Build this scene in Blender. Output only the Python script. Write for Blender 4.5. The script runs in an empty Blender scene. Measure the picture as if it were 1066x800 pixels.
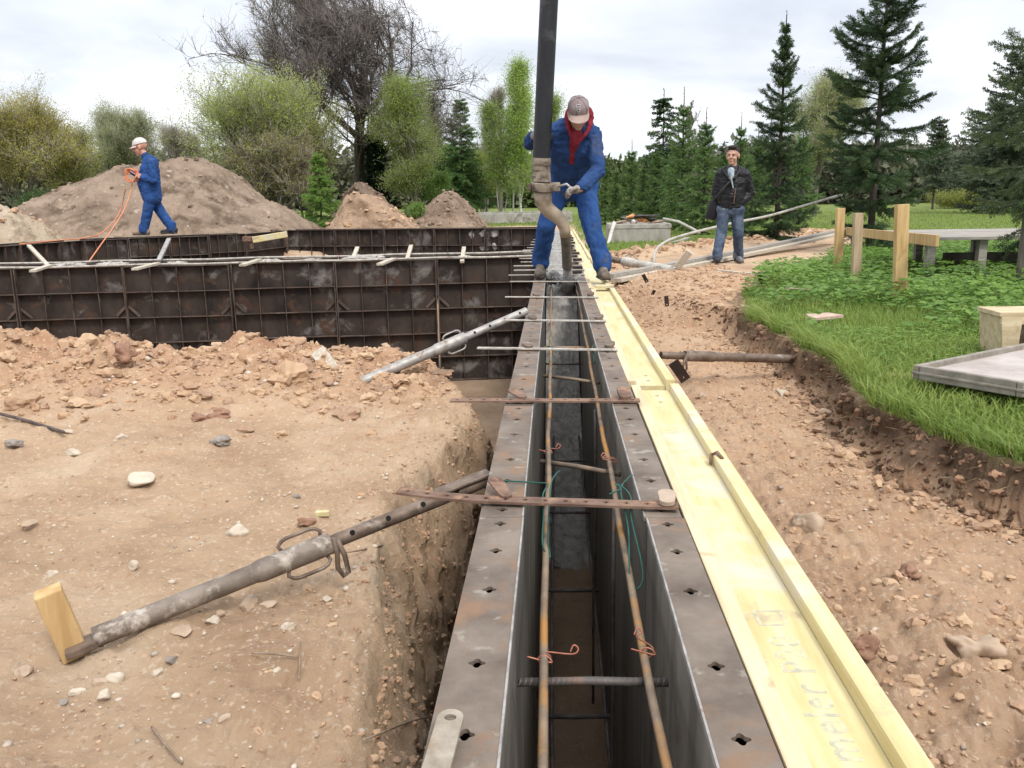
import bpy, bmesh, math, random
import numpy as np
from mathutils import Vector, Matrix
R = math.radians
rng = np.random.default_rng(7)
random.seed(7)
scene = bpy.context.scene
col = scene.collection

# ------------------------------------------------------------------ camera
CAM_H = 0.72
FPX = 900.0
def cam_axes():
    p, y, r = R(12.2), R(2.9), R(0.9)
    fw = np.array([-math.sin(y)*math.cos(p), math.cos(y)*math.cos(p), -math.sin(p)])
    rt = np.array([math.cos(y), math.sin(y), 0.0])
    up = np.cross(rt, fw)
    return fw, rt*math.cos(r)-up*math.sin(r), rt*math.sin(r)+up*math.cos(r)
FW, RT, UP = cam_axes()
cd = bpy.data.cameras.new('camera')
cd.sensor_width = 36.0
cd.lens = 36.0*FPX/1066.0
cd.clip_start = 0.05
cd.clip_end = 2000
cam = bpy.data.objects.new('camera', cd)
col.objects.link(cam)
mw = Matrix.Identity(4)
for i in range(3):
    mw[i][0] = RT[i]; mw[i][1] = UP[i]; mw[i][2] = -FW[i]
mw[2][3] = CAM_H
cam.matrix_world = mw
scene.camera = cam

# ------------------------------------------------------------------ light
SUN_EL, SUN_AZ = 52.0, 150.0        # azimuth clockwise from +Y: the sun stands behind the viewer, to the right
world = bpy.data.worlds.new('World')
scene.world = world
world.use_nodes = True
nt = world.node_tree
nt.nodes.clear()
def wn(t, **k):
    n = nt.nodes.new(t)
    for a, b in k.items(): setattr(n, a, b)
    return n
wout = wn('ShaderNodeOutputWorld'); wbg = wn('ShaderNodeBackground')
wbg.inputs['Strength'].default_value = 0.1
sky = wn('ShaderNodeTexSky', sky_type='NISHITA', sun_disc=False)
sky.sun_elevation = R(SUN_EL); sky.sun_rotation = R(SUN_AZ)
tc = wn('ShaderNodeTexCoord')
sep = wn('ShaderNodeSeparateXYZ'); nt.links.new(tc.outputs['Generated'], sep.inputs[0])
addz = wn('ShaderNodeMath', operation='ADD'); addz.inputs[1].default_value = 0.22
mz = wn('ShaderNodeMath', operation='MAXIMUM'); mz.inputs[1].default_value = 0.0
nt.links.new(sep.outputs['Z'], mz.inputs[0]); nt.links.new(mz.outputs[0], addz.inputs[0])
dvx = wn('ShaderNodeMath', operation='DIVIDE'); dvy = wn('ShaderNodeMath', operation='DIVIDE')
nt.links.new(sep.outputs['X'], dvx.inputs[0]); nt.links.new(addz.outputs[0], dvx.inputs[1])
nt.links.new(sep.outputs['Y'], dvy.inputs[0]); nt.links.new(addz.outputs[0], dvy.inputs[1])
cmb = wn('ShaderNodeCombineXYZ'); nt.links.new(dvx.outputs[0], cmb.inputs[0]); nt.links.new(dvy.outputs[0], cmb.inputs[1])
cn = wn('ShaderNodeTexNoise'); cn.inputs['Scale'].default_value = 0.85; cn.inputs['Detail'].default_value = 7
cn.inputs['Roughness'].default_value = 0.52; cn.inputs['Distortion'].default_value = 0.35
nt.links.new(cmb.outputs[0], cn.inputs['Vector'])
cr = wn('ShaderNodeValToRGB')
e = cr.color_ramp.elements
e[0].position = 0.36; e[0].color = (5.6, 6.0, 6.8, 1)
e[1].position = 0.60; e[1].color = (9.9, 9.9, 10.2, 1)
m_ = cr.color_ramp.elements.new(0.48); m_.color = (7.6, 7.9, 8.5, 1)
nt.links.new(cn.outputs['Fac'], cr.inputs[0])
mixs = wn('ShaderNodeMix', data_type='RGBA'); mixs.inputs[0].default_value = 0.88
nt.links.new(sky.outputs[0], mixs.inputs[6]); nt.links.new(cr.outputs[0], mixs.inputs[7])
# an overcast sky is brighter overhead than at the horizon
mr = wn('ShaderNodeMapRange'); mr.inputs[1].default_value = 0.15; mr.inputs[2].default_value = 0.9
mr.inputs[3].default_value = 1.0; mr.inputs[4].default_value = 1.9
nt.links.new(sep.outputs['Z'], mr.inputs[0])
sc_ = wn('ShaderNodeVectorMath', operation='SCALE')
nt.links.new(mixs.outputs[2], sc_.inputs[0]); nt.links.new(mr.outputs[0], sc_.inputs['Scale'])
nt.links.new(sc_.outputs[0], wbg.inputs['Color']); nt.links.new(wbg.outputs[0], wout.inputs['Surface'])

sd = bpy.data.lights.new('sun', 'SUN')
sd.energy = 1.9; sd.angle = R(14); sd.color = (1.0, 0.95, 0.87)
sun = bpy.data.objects.new('sun', sd); col.objects.link(sun)
az = R(SUN_AZ); el = R(SUN_EL)
to_sun = Vector((math.sin(az)*math.cos(el), math.cos(az)*math.cos(el), math.sin(el)))
sun.rotation_euler = to_sun.to_track_quat('Z', 'Y').to_euler()
sun.location = (0, 0, 20)
vs = scene.view_settings
vs.view_transform = 'Standard'; vs.look = 'None'; vs.gamma = 1.0; vs.use_curve_mapping = False
vs.exposure = 0.38

# ------------------------------------------------------------------ helpers: points
def ray(px, py):
    return FW + RT*(px-533)/FPX + UP*(400-py)/FPX
def at_z(px, py, z):            # where the line of sight meets height z
    d = ray(px, py); t = (z-CAM_H)/d[2]
    return Vector((d[0]*t, d[1]*t, z))
def at_x(px, py, x):            # where it meets the plane at x
    d = ray(px, py); t = x/d[0]
    return Vector((x, d[1]*t, CAM_H+d[2]*t))
def at_y(px, py, y):            # where it meets depth y
    d = ray(px, py); t = y/d[1]
    return Vector((d[0]*t, y, CAM_H+d[2]*t))
def ss(a, b, x):
    t = np.clip((np.asarray(x, float)-a)/(b-a), 0, 1)
    return t*t*(3-2*t)
def _h(ix, iy, iz):
    n = (ix*374761393 + iy*668265263 + iz*2147483647*0 + iz*1274126177) & 0xffffffff
    n = ((n ^ (n >> 13))*1274126177) & 0xffffffff
    return ((n ^ (n >> 16)) & 0xffff)/32767.5-1.0
def noise(x, y, z=0.0):
    x = np.asarray(x, float); y = np.asarray(y, float); z = np.asarray(z, float)+0*x
    xi = np.floor(x).astype(np.int64); yi = np.floor(y).astype(np.int64); zi = np.floor(z).astype(np.int64)
    fx = x-xi; fy = y-yi; fz = z-zi
    u = fx*fx*fx*(fx*(fx*6-15)+10); v = fy*fy*fy*(fy*(fy*6-15)+10); w = fz*fz*(3-2*fz)
    r = 0
    for k in (0, 1):
        a = _h(xi, yi, zi+k)*(1-u)+_h(xi+1, yi, zi+k)*u
        b = _h(xi, yi+1, zi+k)*(1-u)+_h(xi+1, yi+1, zi+k)*u
        r = r+(a*(1-v)+b*v)*(w if k else 1-w)
    return r
def fbm(x, y, z=0.0, oct=4, gain=0.5, bill=False):
    s = 0; a = 1.0; t = 0
    x = np.asarray(x, float); y = np.asarray(y, float)
    for o in range(oct):
        n = noise(x*2**o+o*17.3, y*2**o-o*9.1, np.asarray(z, float)*2**o+o*3.7)
        s = s+a*((np.abs(n)*2-0.75) if bill else n); t += a; a *= gain
    return s/t
def interp(x, pts):
    return np.interp(x, [p[0] for p in pts], [p[1] for p in pts])

# ------------------------------------------------------------------ helpers: objects
def npmesh(name, V, F, tint=None, smooth=False, midx=None):
    V = np.ascontiguousarray(V, np.float32); F = np.ascontiguousarray(F, np.int32)
    me = bpy.data.meshes.new(name)
    k = F.shape[1]
    me.vertices.add(len(V)); me.vertices.foreach_set('co', V.ravel())
    me.loops.add(F.size); me.loops.foreach_set('vertex_index', F.ravel())
    me.polygons.add(len(F))
    me.polygons.foreach_set('loop_start', np.arange(0, F.size, k, dtype=np.int32))
    if tint is not None:
        a = me.attributes.new('tint', 'FLOAT', 'POINT')
        a.data.foreach_set('value', np.ascontiguousarray(tint, np.float32))
    me.update(calc_edges=True)
    me.polygons.foreach_set('use_smooth', np.full(len(F), smooth, bool))
    return me
def link(name, me, m=None, parent=None, loc=None):
    o = bpy.data.objects.new(name, me); col.objects.link(o)
    if m is not None:
        for q in (m if isinstance(m, (list, tuple)) else [m]): me.materials.append(q)
    if parent is not None: o.parent = parent
    if loc is not None: o.location = loc
    return o
def tag(o, label=None, cat=None, group=None, kind=None):
    if label: o['label'] = label
    if cat: o['category'] = cat
    if group: o['group'] = group
    if kind: o['kind'] = kind
    return o
def thing(name, label, cat, loc=(0, 0, 0), group=None, rotz=0):
    o = bpy.data.objects.new(name, None); col.objects.link(o)
    o.location = loc; o.rotation_euler = (0, 0, rotz)
    o.empty_display_size = 0.1
    return tag(o, label, cat, group)
def copy_tree(o, parent=None):
    c = o.copy(); col.objects.link(c)
    if parent is not None: c.parent = parent
    for ch in list(o.children): copy_tree(ch, c)
    return c
ORD = ['', 'first', 'second', 'third', 'fourth', 'fifth', 'sixth', 'seventh', 'eighth', 'ninth', 'tenth',
       'eleventh', 'twelfth', 'thirteenth', 'fourteenth', 'fifteenth', 'sixteenth', 'seventeenth', 'eighteenth', 'nineteenth', 'twentieth']

class MB:
    def __init__(s): s.v = []; s.f = []; s.m = []
    def add(s, vs, fs, mi=0):
        b = len(s.v); s.v += [tuple(p) for p in vs]
        s.f += [tuple(i+b for i in f) for f in fs]; s.m += [mi]*len(fs)
    def box(s, c, size, rot=None, bev=0.0, mi=0, taper=1.0):
        hx, hy, hz = [q/2 for q in size]
        b = min(bev, hx*.9, hy*.9, hz*.9)
        pts = []
        if b <= 0:
            pts = [(x*hx, y*hy, z*hz) for z in (-1, 1) for y in (-1, 1) for x in (-1, 1)]
            fs = [(0, 2, 3, 1), (4, 5, 7, 6), (0, 1, 5, 4), (2, 6, 7, 3), (0, 4, 6, 2), (1, 3, 7, 5)]
        else:
            bm = bmesh.new(); bmesh.ops.create_cube(bm, size=1)
            for v in bm.verts: v.co = Vector((v.co.x*2*hx, v.co.y*2*hy, v.co.z*2*hz))
            bmesh.ops.bevel(bm, geom=bm.edges[:], offset=b, segments=2, affect='EDGES', profile=.6)
            bm.verts.ensure_lookup_table()
            pts = [v.co.copy() for v in bm.verts]; fs = [[v.index for v in f.verts] for f in bm.faces]
            bm.free()
        M = rot if rot is not None else Matrix.Identity(3)
        c = Vector(c)
        s.add([M @ Vector((p[0]*(taper if p[2] > 0 else 1), p[1]*(taper if p[2] > 0 else 1), p[2]))+c for p in pts], fs, mi)
    def bar(s, a, b, w, h, bev=0.0, mi=0, upv=(0, 0, 1)):        # a square bar from a to b
        a = Vector(a); b = Vector(b); d = b-a
        s.box((a+b)/2, (w, d.length, h), frame(d, upv), bev, mi)
    def tube(s, pts, rad, n=8, mi=0, cap=True):
        pts = [Vector(p) for p in pts]
        if not isinstance(rad, (list, tuple)): rad = [rad]*len(pts)
        vs = []; fs = []
        prev = None
        for i, p in enumerate(pts):
            d = (pts[min(i+1, len(pts)-1)]-pts[max(i-1, 0)]).normalized()
            if prev is None:
                u = d.cross(Vector((0, 0, 1)))
                if u.length < .05: u = d.cross(Vector((1, 0, 0)))
            else:
                u = prev-d*prev.dot(d)
            u.normalize(); prev = u; w = d.cross(u)
            for k in range(n):
                a = 2*math.pi*k/n
                vs.append(p+(u*math.cos(a)+w*math.sin(a))*rad[i])
        for i in range(len(pts)-1):
            for k in range(n):
                k2 = (k+1) % n
                fs.append((i*n+k, i*n+k2, (i+1)*n+k2, (i+1)*n+k))
        if cap:
            fs.append(tuple(range(n-1, -1, -1))); fs.append(tuple(range((len(pts)-1)*n, len(pts)*n)))
        s.add(vs, fs, mi)
    def capsule(s, a, b, ra, rb, n=14, flat=None):              # a tapered rounded limb
        a = Vector(a); b = Vector(b); d = b-a
        if d.length < 1e-5: d = Vector((0, 0, 1e-4))
        L = d.length; M = frame(d, (0.03, 0.05, 1)); vs = []; fs = []
        prof = []
        for k in range(6): t = math.pi/2*(1-k/5); prof.append((-ra*math.sin(t), max(ra*math.cos(t), 1e-4)))
        for k in range(6): t = math.pi/2*k/5; prof.append((L+rb*math.sin(t), max(rb*math.cos(t), 1e-4)))
        fx, fz = flat if flat else (1, 1)
        for (t, r) in prof:
            for k in range(n):
                q = 2*math.pi*k/n
                vs.append(a+M @ Vector((math.cos(q)*r*fx, t, math.sin(q)*r*fz)))
        for i in range(len(prof)-1):
            for k in range(n):
                k2 = (k+1) % n
                fs.append((i*n+k, (i+1)*n+k, (i+1)*n+k2, i*n+k2))
        fs.append(tuple(range(n))); fs.append(tuple(range(len(prof)*n-1, (len(prof)-1)*n-1, -1)))
        s.add(vs, fs)
    def ell(s, c, r, rot=None, n=14):                             # ellipsoid
        vs = []; fs = []; M = rot if rot is not None else Matrix.Identity(3); c = Vector(c)
        rows = 10
        for i in range(rows+1):
            t = math.pi*i/rows
            for k in range(n):
                q = 2*math.pi*k/n; sr = max(math.sin(t), 1e-3)
                vs.append(c+M @ Vector((r[0]*sr*math.cos(q), r[1]*sr*math.sin(q), r[2]*math.cos(t))))
        for i in range(rows):
            for k in range(n):
                k2 = (k+1) % n
                fs.append((i*n+k, (i+1)*n+k, (i+1)*n+k2, i*n+k2))
        fs.append(tuple(range(n-1, -1, -1))); fs.append(tuple(range(rows*n, rows*n+n)))
        s.add(vs, fs)
    def plate(s, x0, x1, ys, holes, z1, th, rad=.0115, M=None, o=(0, 0, 0), along='y'):
        # a flat bar from ys[0] to ys[1] with clover-shaped holes cut through it at the places in holes
        M = M or Matrix.Identity(3); o = Vector(o)
        def T(x, y, z): return M @ Vector((x, y, z))+o
        cx = (x0+x1)/2
        holes = sorted(holes)
        cuts = [ys[0]]+[(holes[i]+holes[i+1])/2 for i in range(len(holes)-1)]+[ys[1]]
        N = 36
        for i, hy in enumerate(holes):
            ya, yb = cuts[i], cuts[i+1]
            angs = sorted([2*math.pi*k/N for k in range(N)]+[math.atan2(b-hy, a-cx) % (2*math.pi) for a in (x0, x1) for b in (ya, yb)])
            out = []; inn = []
            for a in angs:
                ca, sa = math.cos(a), math.sin(a)
                t = min(((x1-cx)/ca if ca > 1e-9 else (x0-cx)/ca if ca < -1e-9 else 1e9),
                        ((yb-hy)/sa if sa > 1e-9 else (ya-hy)/sa if sa < -1e-9 else 1e9))
                out.append((cx+ca*t, hy+sa*t)); r = rad*(1+.21*math.cos(4*a)); inn.append((cx+ca*r, hy+sa*r))
            n = len(angs); vs = []
            for z in (z1, z1-th): vs += [T(p[0], p[1], z) for p in out]+[T(p[0], p[1], z) for p in inn]
            fs = []
            for k in range(n):
                q = (k+1) % n
                fs.append((k, q, n+q, n+k)); fs.append((3*n+k, 3*n+q, 2*n+q, 2*n+k)); fs.append((n+k, n+q, 3*n+q, 3*n+k))
                if abs(out[k][0]-out[q][0]) < 1e-6 and (abs(out[k][0]-x0) < 1e-6 or abs(out[k][0]-x1) < 1e-6): fs.append((q, k, 2*n+k, 2*n+q))
                if abs(out[k][1]-out[q][1]) < 1e-6 and (abs(out[k][1]-ys[0]) < 1e-6 or abs(out[k][1]-ys[1]) < 1e-6): fs.append((q, k, 2*n+k, 2*n+q))
            s.add(vs, fs)
    def plate_eye(s, w, L, hole, th, M, o):
        # a flat plate with one round eye near its rounded end
        o = Vector(o); N = 28; cy = L-w/2; h = w/2
        angs = sorted([2*math.pi*k/N for k in range(N)]+[math.atan2(-cy, q*h) % (2*math.pi) for q in (-1, 1)])
        out = []; inn = []
        for a in angs:
            ca, sa = math.cos(a), math.sin(a)
            t = h if sa >= 0 else min(h/abs(ca) if abs(ca) > 1e-9 else 1e9, cy/-sa)
            out.append((ca*t, cy+sa*t)); inn.append((ca*hole, cy+sa*hole*.8))
        n = len(angs); vs = []
        for z in (th, 0): vs += [M @ Vector((x, y, z))+o for x, y in out]+[M @ Vector((x, y, z))+o for x, y in inn]
        fs = []
        for k in range(n):
            q = (k+1) % n
            fs += [(k, q, n+q, n+k), (3*n+k, 3*n+q, 2*n+q, 2*n+k), (n+k, n+q, 3*n+q, 3*n+k), (q, k, 2*n+k, 2*n+q)]
        s.add(vs, fs)
    def build(s, name, m, parent=None, smooth=False, origin=None):
        o = Vector(parent.location) if parent is not None and origin is None else Vector(origin or (0, 0, 0))
        if parent is not None and parent.parent is not None: o = Vector(parent.get('wo', (0, 0, 0)))
        me = bpy.data.meshes.new(name)
        me.from_pydata([tuple(Vector(p)-o) for p in s.v], [], s.f)
        ob = link(name, me, m, parent)
        if parent is None: ob.location = o
        if isinstance(m, (list, tuple)): me.polygons.foreach_set('material_index', s.m)
        if smooth:
            me.polygons.foreach_set('use_smooth', np.ones(len(me.polygons), bool))
            if smooth == 'auto':
                try: me.set_sharp_from_angle(angle=R(40))
                except Exception: pass
        if parent is not None: ob['wo'] = tuple(o)
        me.update()
        return ob
def frame(d, upv=(0, 0, 1)):               # columns: side, along d, up
    d = Vector(d).normalized(); u = Vector(upv)
    x = d.cross(u)
    if x.length < 1e-4: x = d.cross(Vector((1, 0, 0)))
    x.normalize(); z = x.cross(d)
    return Matrix((x, d, z)).transposed()
def fuse(name, mb, m, parent, voxel=.01, it=4, wrinkle=0, wscale=9, seed=0, fac=.5, wz=1.5):
    ob = mb.build(name, m, parent)
    md = ob.modifiers.new('r', 'REMESH'); md.mode = 'VOXEL'; md.voxel_size = voxel
    sm = ob.modifiers.new('s', 'SMOOTH'); sm.factor = fac; sm.iterations = it
    bpy.context.view_layer.update()
    dg = bpy.context.evaluated_depsgraph_get()
    me = bpy.data.meshes.new_from_object(ob.evaluated_get(dg))
    ob.modifiers.clear(); old = ob.data; ob.data = me; bpy.data.meshes.remove(old)
    me.name = name
    if wrinkle:
        n = len(me.vertices); co = np.empty(n*3); no = np.empty(n*3)
        me.vertices.foreach_get('co', co); me.vertices.foreach_get('normal', no)
        co = co.reshape(-1, 3); no = no.reshape(-1, 3)
        w = fbm(co[:, 0]*wscale+seed, co[:, 1]*wscale+seed*2.3, co[:, 2]*wscale*wz, 3, .55, True)
        co = co-no*(np.abs(w)*wrinkle)[:, None]
        me.vertices.foreach_set('co', co.ravel())
    me.polygons.foreach_set('use_smooth', np.ones(len(me.polygons), bool)); me.update()
    return ob

# ------------------------------------------------------------------ materials
def nodes(name):
    m = bpy.data.materials.new(name); m.use_nodes = True
    t = m.node_tree; t.nodes.clear()
    out = t.nodes.new('ShaderNodeOutputMaterial'); b = t.nodes.new('ShaderNodeBsdfPrincipled')
    t.links.new(b.outputs[0], out.inputs['Surface'])
    return m, t, b, out
def nz(t, scale, detail=6, rough=.6, stretch=(1, 1, 1), src='Object', dist=0.0, off=0.0, rnd=False):
    tcn = t.nodes.new('ShaderNodeTexCoord'); mp = t.nodes.new('ShaderNodeMapping')
    mp.inputs['Scale'].default_value = stretch; mp.inputs['Location'].default_value = (off, off*1.7, off*.6)
    n = t.nodes.new('ShaderNodeTexNoise'); n.inputs['Scale'].default_value = scale; n.inputs['Detail'].default_value = detail
    n.inputs['Roughness'].default_value = rough; n.inputs['Distortion'].default_value = dist
    t.links.new(tcn.outputs[src], mp.inputs[0]); v = mp.outputs[0]
    if rnd:                                  # every copy gets its own stains
        oi = t.nodes.new('ShaderNodeObjectInfo'); va = t.nodes.new('ShaderNodeVectorMath'); va.operation = 'MULTIPLY_ADD'
        cx = t.nodes.new('ShaderNodeCombineXYZ')
        for k in range(3): t.links.new(oi.outputs['Random'], cx.inputs[k])
        va.inputs[1].default_value = (171., 93., 57.); t.links.new(cx.outputs[0], va.inputs[0]); t.links.new(v, va.inputs[2]); v = va.outputs[0]
    t.links.new(v, n.inputs['Vector'])
    return n.outputs['Fac']
def ramp(t, fac, stops):
    r = t.nodes.new('ShaderNodeValToRGB'); e = r.color_ramp.elements
    while len(e) < len(stops): e.new(.5)
    for q, (p, c) in zip(e, stops):
        q.position = p; q.color = (*c, 1) if len(c) == 3 else c
    t.links.new(fac, r.inputs[0]); return r.outputs[0]
def mix(t, fac, a, b, mode='MIX'):
    n = t.nodes.new('ShaderNodeMix'); n.data_type = 'RGBA'; n.blend_type = mode
    if isinstance(fac, (int, float)): n.inputs[0].default_value = fac
    else: t.links.new(fac, n.inputs[0])
    for i, q in ((6, a), (7, b)):
        if isinstance(q, tuple): n.inputs[i].default_value = (*q, 1)
        else: t.links.new(q, n.inputs[i])
    return n.outputs[2]
def bump(t, b, h, strength=.3, dist=.01):
    n = t.nodes.new('ShaderNodeBump'); n.inputs['Strength'].default_value = strength; n.inputs['Distance'].default_value = dist
    t.links.new(h, n.inputs['Height']); t.links.new(n.outputs[0], b.inputs['Normal'])
def attr(t, name):
    a = t.nodes.new('ShaderNodeAttribute'); a.attribute_name = name; return a.outputs['Fac']
def pm(name, c1, c2, scale=6, stretch=(1, 1, 1), rough=.8, metal=0.0, bs=40, bst=.3, bd=.004, spots=None, spot_scale=4, spot_at=.6, spec=.3, lo=.35, hi=.65, src='Object', spots2=None, s2_scale=9, s2_at=.64, rvar=0.0):
    m, t, b, o = nodes(name)
    c = ramp(t, nz(t, scale, 7, .62, stretch, src, rnd=True), [(lo, c1), (hi, c2)])
    if spots:
        f = ramp(t, nz(t, spot_scale, 6, .65, (1, 1, 1), src, .4, 3.1, True), [(spot_at-.05, (0, 0, 0)), (spot_at+.07, (1, 1, 1))])
        c = mix(t, f, c, spots)
    if spots2:
        f = ramp(t, nz(t, s2_scale, 5, .6, (1, 1, 1), src, .2, 8.3, True), [(s2_at-.03, (0, 0, 0)), (s2_at+.05, (1, 1, 1))])
        c = mix(t, f, c, spots2)
    t.links.new(c, b.inputs['Base Color'])
    b.inputs['Roughness'].default_value = rough; b.inputs['Metallic'].default_value = metal
    b.inputs['Specular IOR Level'].default_value = spec
    if rvar:
        rr = ramp(t, nz(t, scale*1.7, 5, .6, stretch, src, 0, 5.), [(.3, (rough-rvar,)*3), (.7, (rough+rvar,)*3)])
        t.links.new(rr, b.inputs['Roughness'])
    bump(t, b, nz(t, bs, 6, .6, stretch, src), bst, bd)
    return m
def leafmat(name, c1, c2, trans=.3, rough=.55):
    m, t, b, o = nodes(name)
    c = ramp(t, attr(t, 'tint'), [(0, c1), (1, c2)])
    t.links.new(c, b.inputs['Base Color']); b.inputs['Roughness'].default_value = rough
    b.inputs['Specular IOR Level'].default_value = .25
    tr = t.nodes.new('ShaderNodeBsdfTranslucent'); t.links.new(c, tr.inputs[0])
    mx = t.nodes.new('ShaderNodeMixShader'); mx.inputs[0].default_value = trans
    t.links.new(b.outputs[0], mx.inputs[1]); t.links.new(tr.outputs[0], mx.inputs[2]); t.links.new(mx.outputs[0], o.inputs['Surface'])
    return m

steel = pm('grey_brown_steel', (.105, .078, .059), (.215, .172, .134), 6, (1, 1, 1), .66, .10, 120, .3, .002, (.22, .13, .075), 5, .575, .35, spots2=(.27, .235, .19), s2_scale=17, s2_at=.63, rvar=.12)
steel_skin = pm('streaked_form_face', (.11, .10, .087), (.25, .225, .19), 3.2, (1.8, 1.8, .2), .5, .1, 30, .2, .003, (.10, .075, .055), 3, .62, .4, rvar=.1)
rusty = pm('rusty_steel', (.12, .07, .05), (.26, .165, .115), 14, rough=.75, metal=.25, bs=150, bst=.4, bd=.002, spots=(.34, .2, .12), spot_scale=20, spot_at=.6)
pale_tie = pm('cement_coated_flat_bar', (.30, .27, .23), (.52, .48, .42), 18, rough=.8, metal=.1, bs=150, bst=.4, bd=.002, spots=(.16, .1, .07), spot_scale=10, spot_at=.62)
dark_rust = pm('dark_ribbed_steel', (.022, .0165, .0135), (.064, .046, .037), 3.2, (1, 1, .6), .72, .15, 60, .3, .003, (.19, .172, .158), 2.6, .60, .3, spots2=(.075, .042, .028), s2_scale=5, s2_at=.6)
rib_rust = pm('rusty_rib_edges', (.055, .037, .029), (.13, .095, .075), 6, rough=.75, metal=.15, bs=80, bst=.3, bd=.003, spots=(.19, .165, .14), spot_scale=3, spot_at=.62)
galv = pm('dull_galvanised_tube', (.24, .225, .205), (.42, .40, .37), 22, (1, 1, 1), .55, .35, 150, .25, .002, (.20, .13, .09), 12, .63, .4)
tube_rust = pm('browned_steel_tube', (.10, .07, .052), (.22, .165, .125), 18, rough=.6, metal=.35, bs=150, bst=.3, bd=.002, spots=(.33, .29, .25), spot_scale=9, spot_at=.62)
rebar_m = pm('rebar_rust', (.13, .10, .075), (.27, .20, .135), 12, rough=.7, metal=.2, bs=200, bst=.3, bd=.001, spots=(.36, .18, .05), spot_scale=6, spot_at=.55)
rebar_dark = pm('rebar_dark', (.07, .062, .058), (.15, .13, .12), 16, rough=.6, metal=.35, bs=200, bst=.3, bd=.001, spots=(.2, .11, .06), spot_scale=8, spot_at=.63)
black_hole = pm('hole_black', (.006, .006, .006), (.012, .011, .01), 5, rough=1)
wood_y = pm('yellow_beam_wood', (.51, .42, .20), (.64, .56, .325), 6, (5, .5, 5), .65, 0, 30, .3, .002, (.54, .49, .385), 2.6, .56, .25, spots2=(.40, .33, .21), s2_scale=5, s2_at=.63)
wood_edge = pm('pale_raw_wood', (.52, .41, .25), (.68, .56, .37), 6, (6, .5, 6), .75, 0, 40, .35, .002, (.36, .24, .12), 5, .66, .2)
wood_stake = pm('fresh_sawn_stake', (.42, .27, .12), (.58, .41, .20), 5, (5, 5, .6), .75, 0, 40, .35, .002, (.34, .21, .1), 6, .64, .2)
wood_grey = pm('weathered_grey_wood', (.22, .20, .17), (.40, .37, .33), 8, (.6, 6, 6), .85, 0, 40, .4, .003, (.12, .11, .1), 4, .64, .2)
wood_pale = pm('weathered_pale_wood', (.36, .31, .24), (.55, .49, .40), 8, (6, .6, 6), .85, 0, 40, .4, .003, (.24, .19, .14), 4, .64, .2)
conc = pm('old_concrete', (.27, .25, .22), (.42, .40, .36), 5, (1, 1, .35), .9, 0, 50, .5, .006, (.17, .145, .12), 3, .6, .2)
conc_splash = pm('dried_cement', (.28, .26, .23), (.45, .42, .38), 9, rough=.95, bs=50, bst=.6, bd=.006)
rope_m = pm('orange_cord', (.55, .17, .07), (.70, .28, .14), 30, rough=.6, bs=100)
green_wire = pm('green_wire', (.008, .06, .045), (.015, .10, .075), 30, rough=.4)
copper_wire = pm('rust_red_tie_wire', (.30, .10, .06), (.45, .2, .13), 30, rough=.5, metal=.3)
plastic_grey = pm('grey_plastic_pipe', (.34, .32, .28), (.48, .46, .41), 9, rough=.6, bs=60, spots=(.28, .23, .18), spot_scale=5)
# ------------------------------------------------------------------ the ground
WL, WLI, WRI, WR = -0.178, -0.078, 0.206, 0.290       # the wall form: outer and inner faces of its two sides
FLOOR = -1.45
RIDGE = [(-9, .0), (-5, .0), (-4.6, .02), (-4.1, -.01), (-3.65, .0), (-3.3, -.09), (-3.05, -.16), (-2.85, -.10), (-2.55, -.20), (-2.35, -.22), (-1.95, -.13), (-1.6, -.16), (-1.2, -.21), (-.9, -.25), (-.6, -.33), (0, -.4)]
CREST = [(-3, -.36), (0, -.265), (1.3, -.28), (1.7, -.32), (2.5, -.455), (3.0, -.47), (3.6, -.38), (4.2, -.34), (4.8, -.44), (5.3, -.62), (6, -.9)]
GEDGE = [(-3, 4.6), (0, 3.5), (1.8, 2.7), (2.3, 2.25), (2.6, 1.95), (2.85, 1.68), (3.05, 1.52), (3.3, 1.40), (4.0, 1.42), (5.0, 1.55), (6.0, 1.50), (6.7, 1.46), (7.4, 1.62), (8.4, 1.85), (9.7, 2.2), (10.6, 2.5), (11.6, 3.0), (13, 3.9), (16, 5.2), (20, 6.8), (26, 9)]
BEDGE = [(-3, 4.6), (0, 3.5), (1.8, 2.7), (2.3, 2.25), (2.6, 1.95), (2.85, 1.68), (3.05, 1.52), (3.3, 1.40), (4.0, 1.42), (5.0, 1.55), (6.0, 1.50), (6.7, 1.46), (7.4, 1.50), (8.2, 1.28), (9.2, 1.12), (10.5, 1.05), (12, 1.2), (13, 1.6), (14.5, 1.2), (16, .6), (60, .6)]
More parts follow.
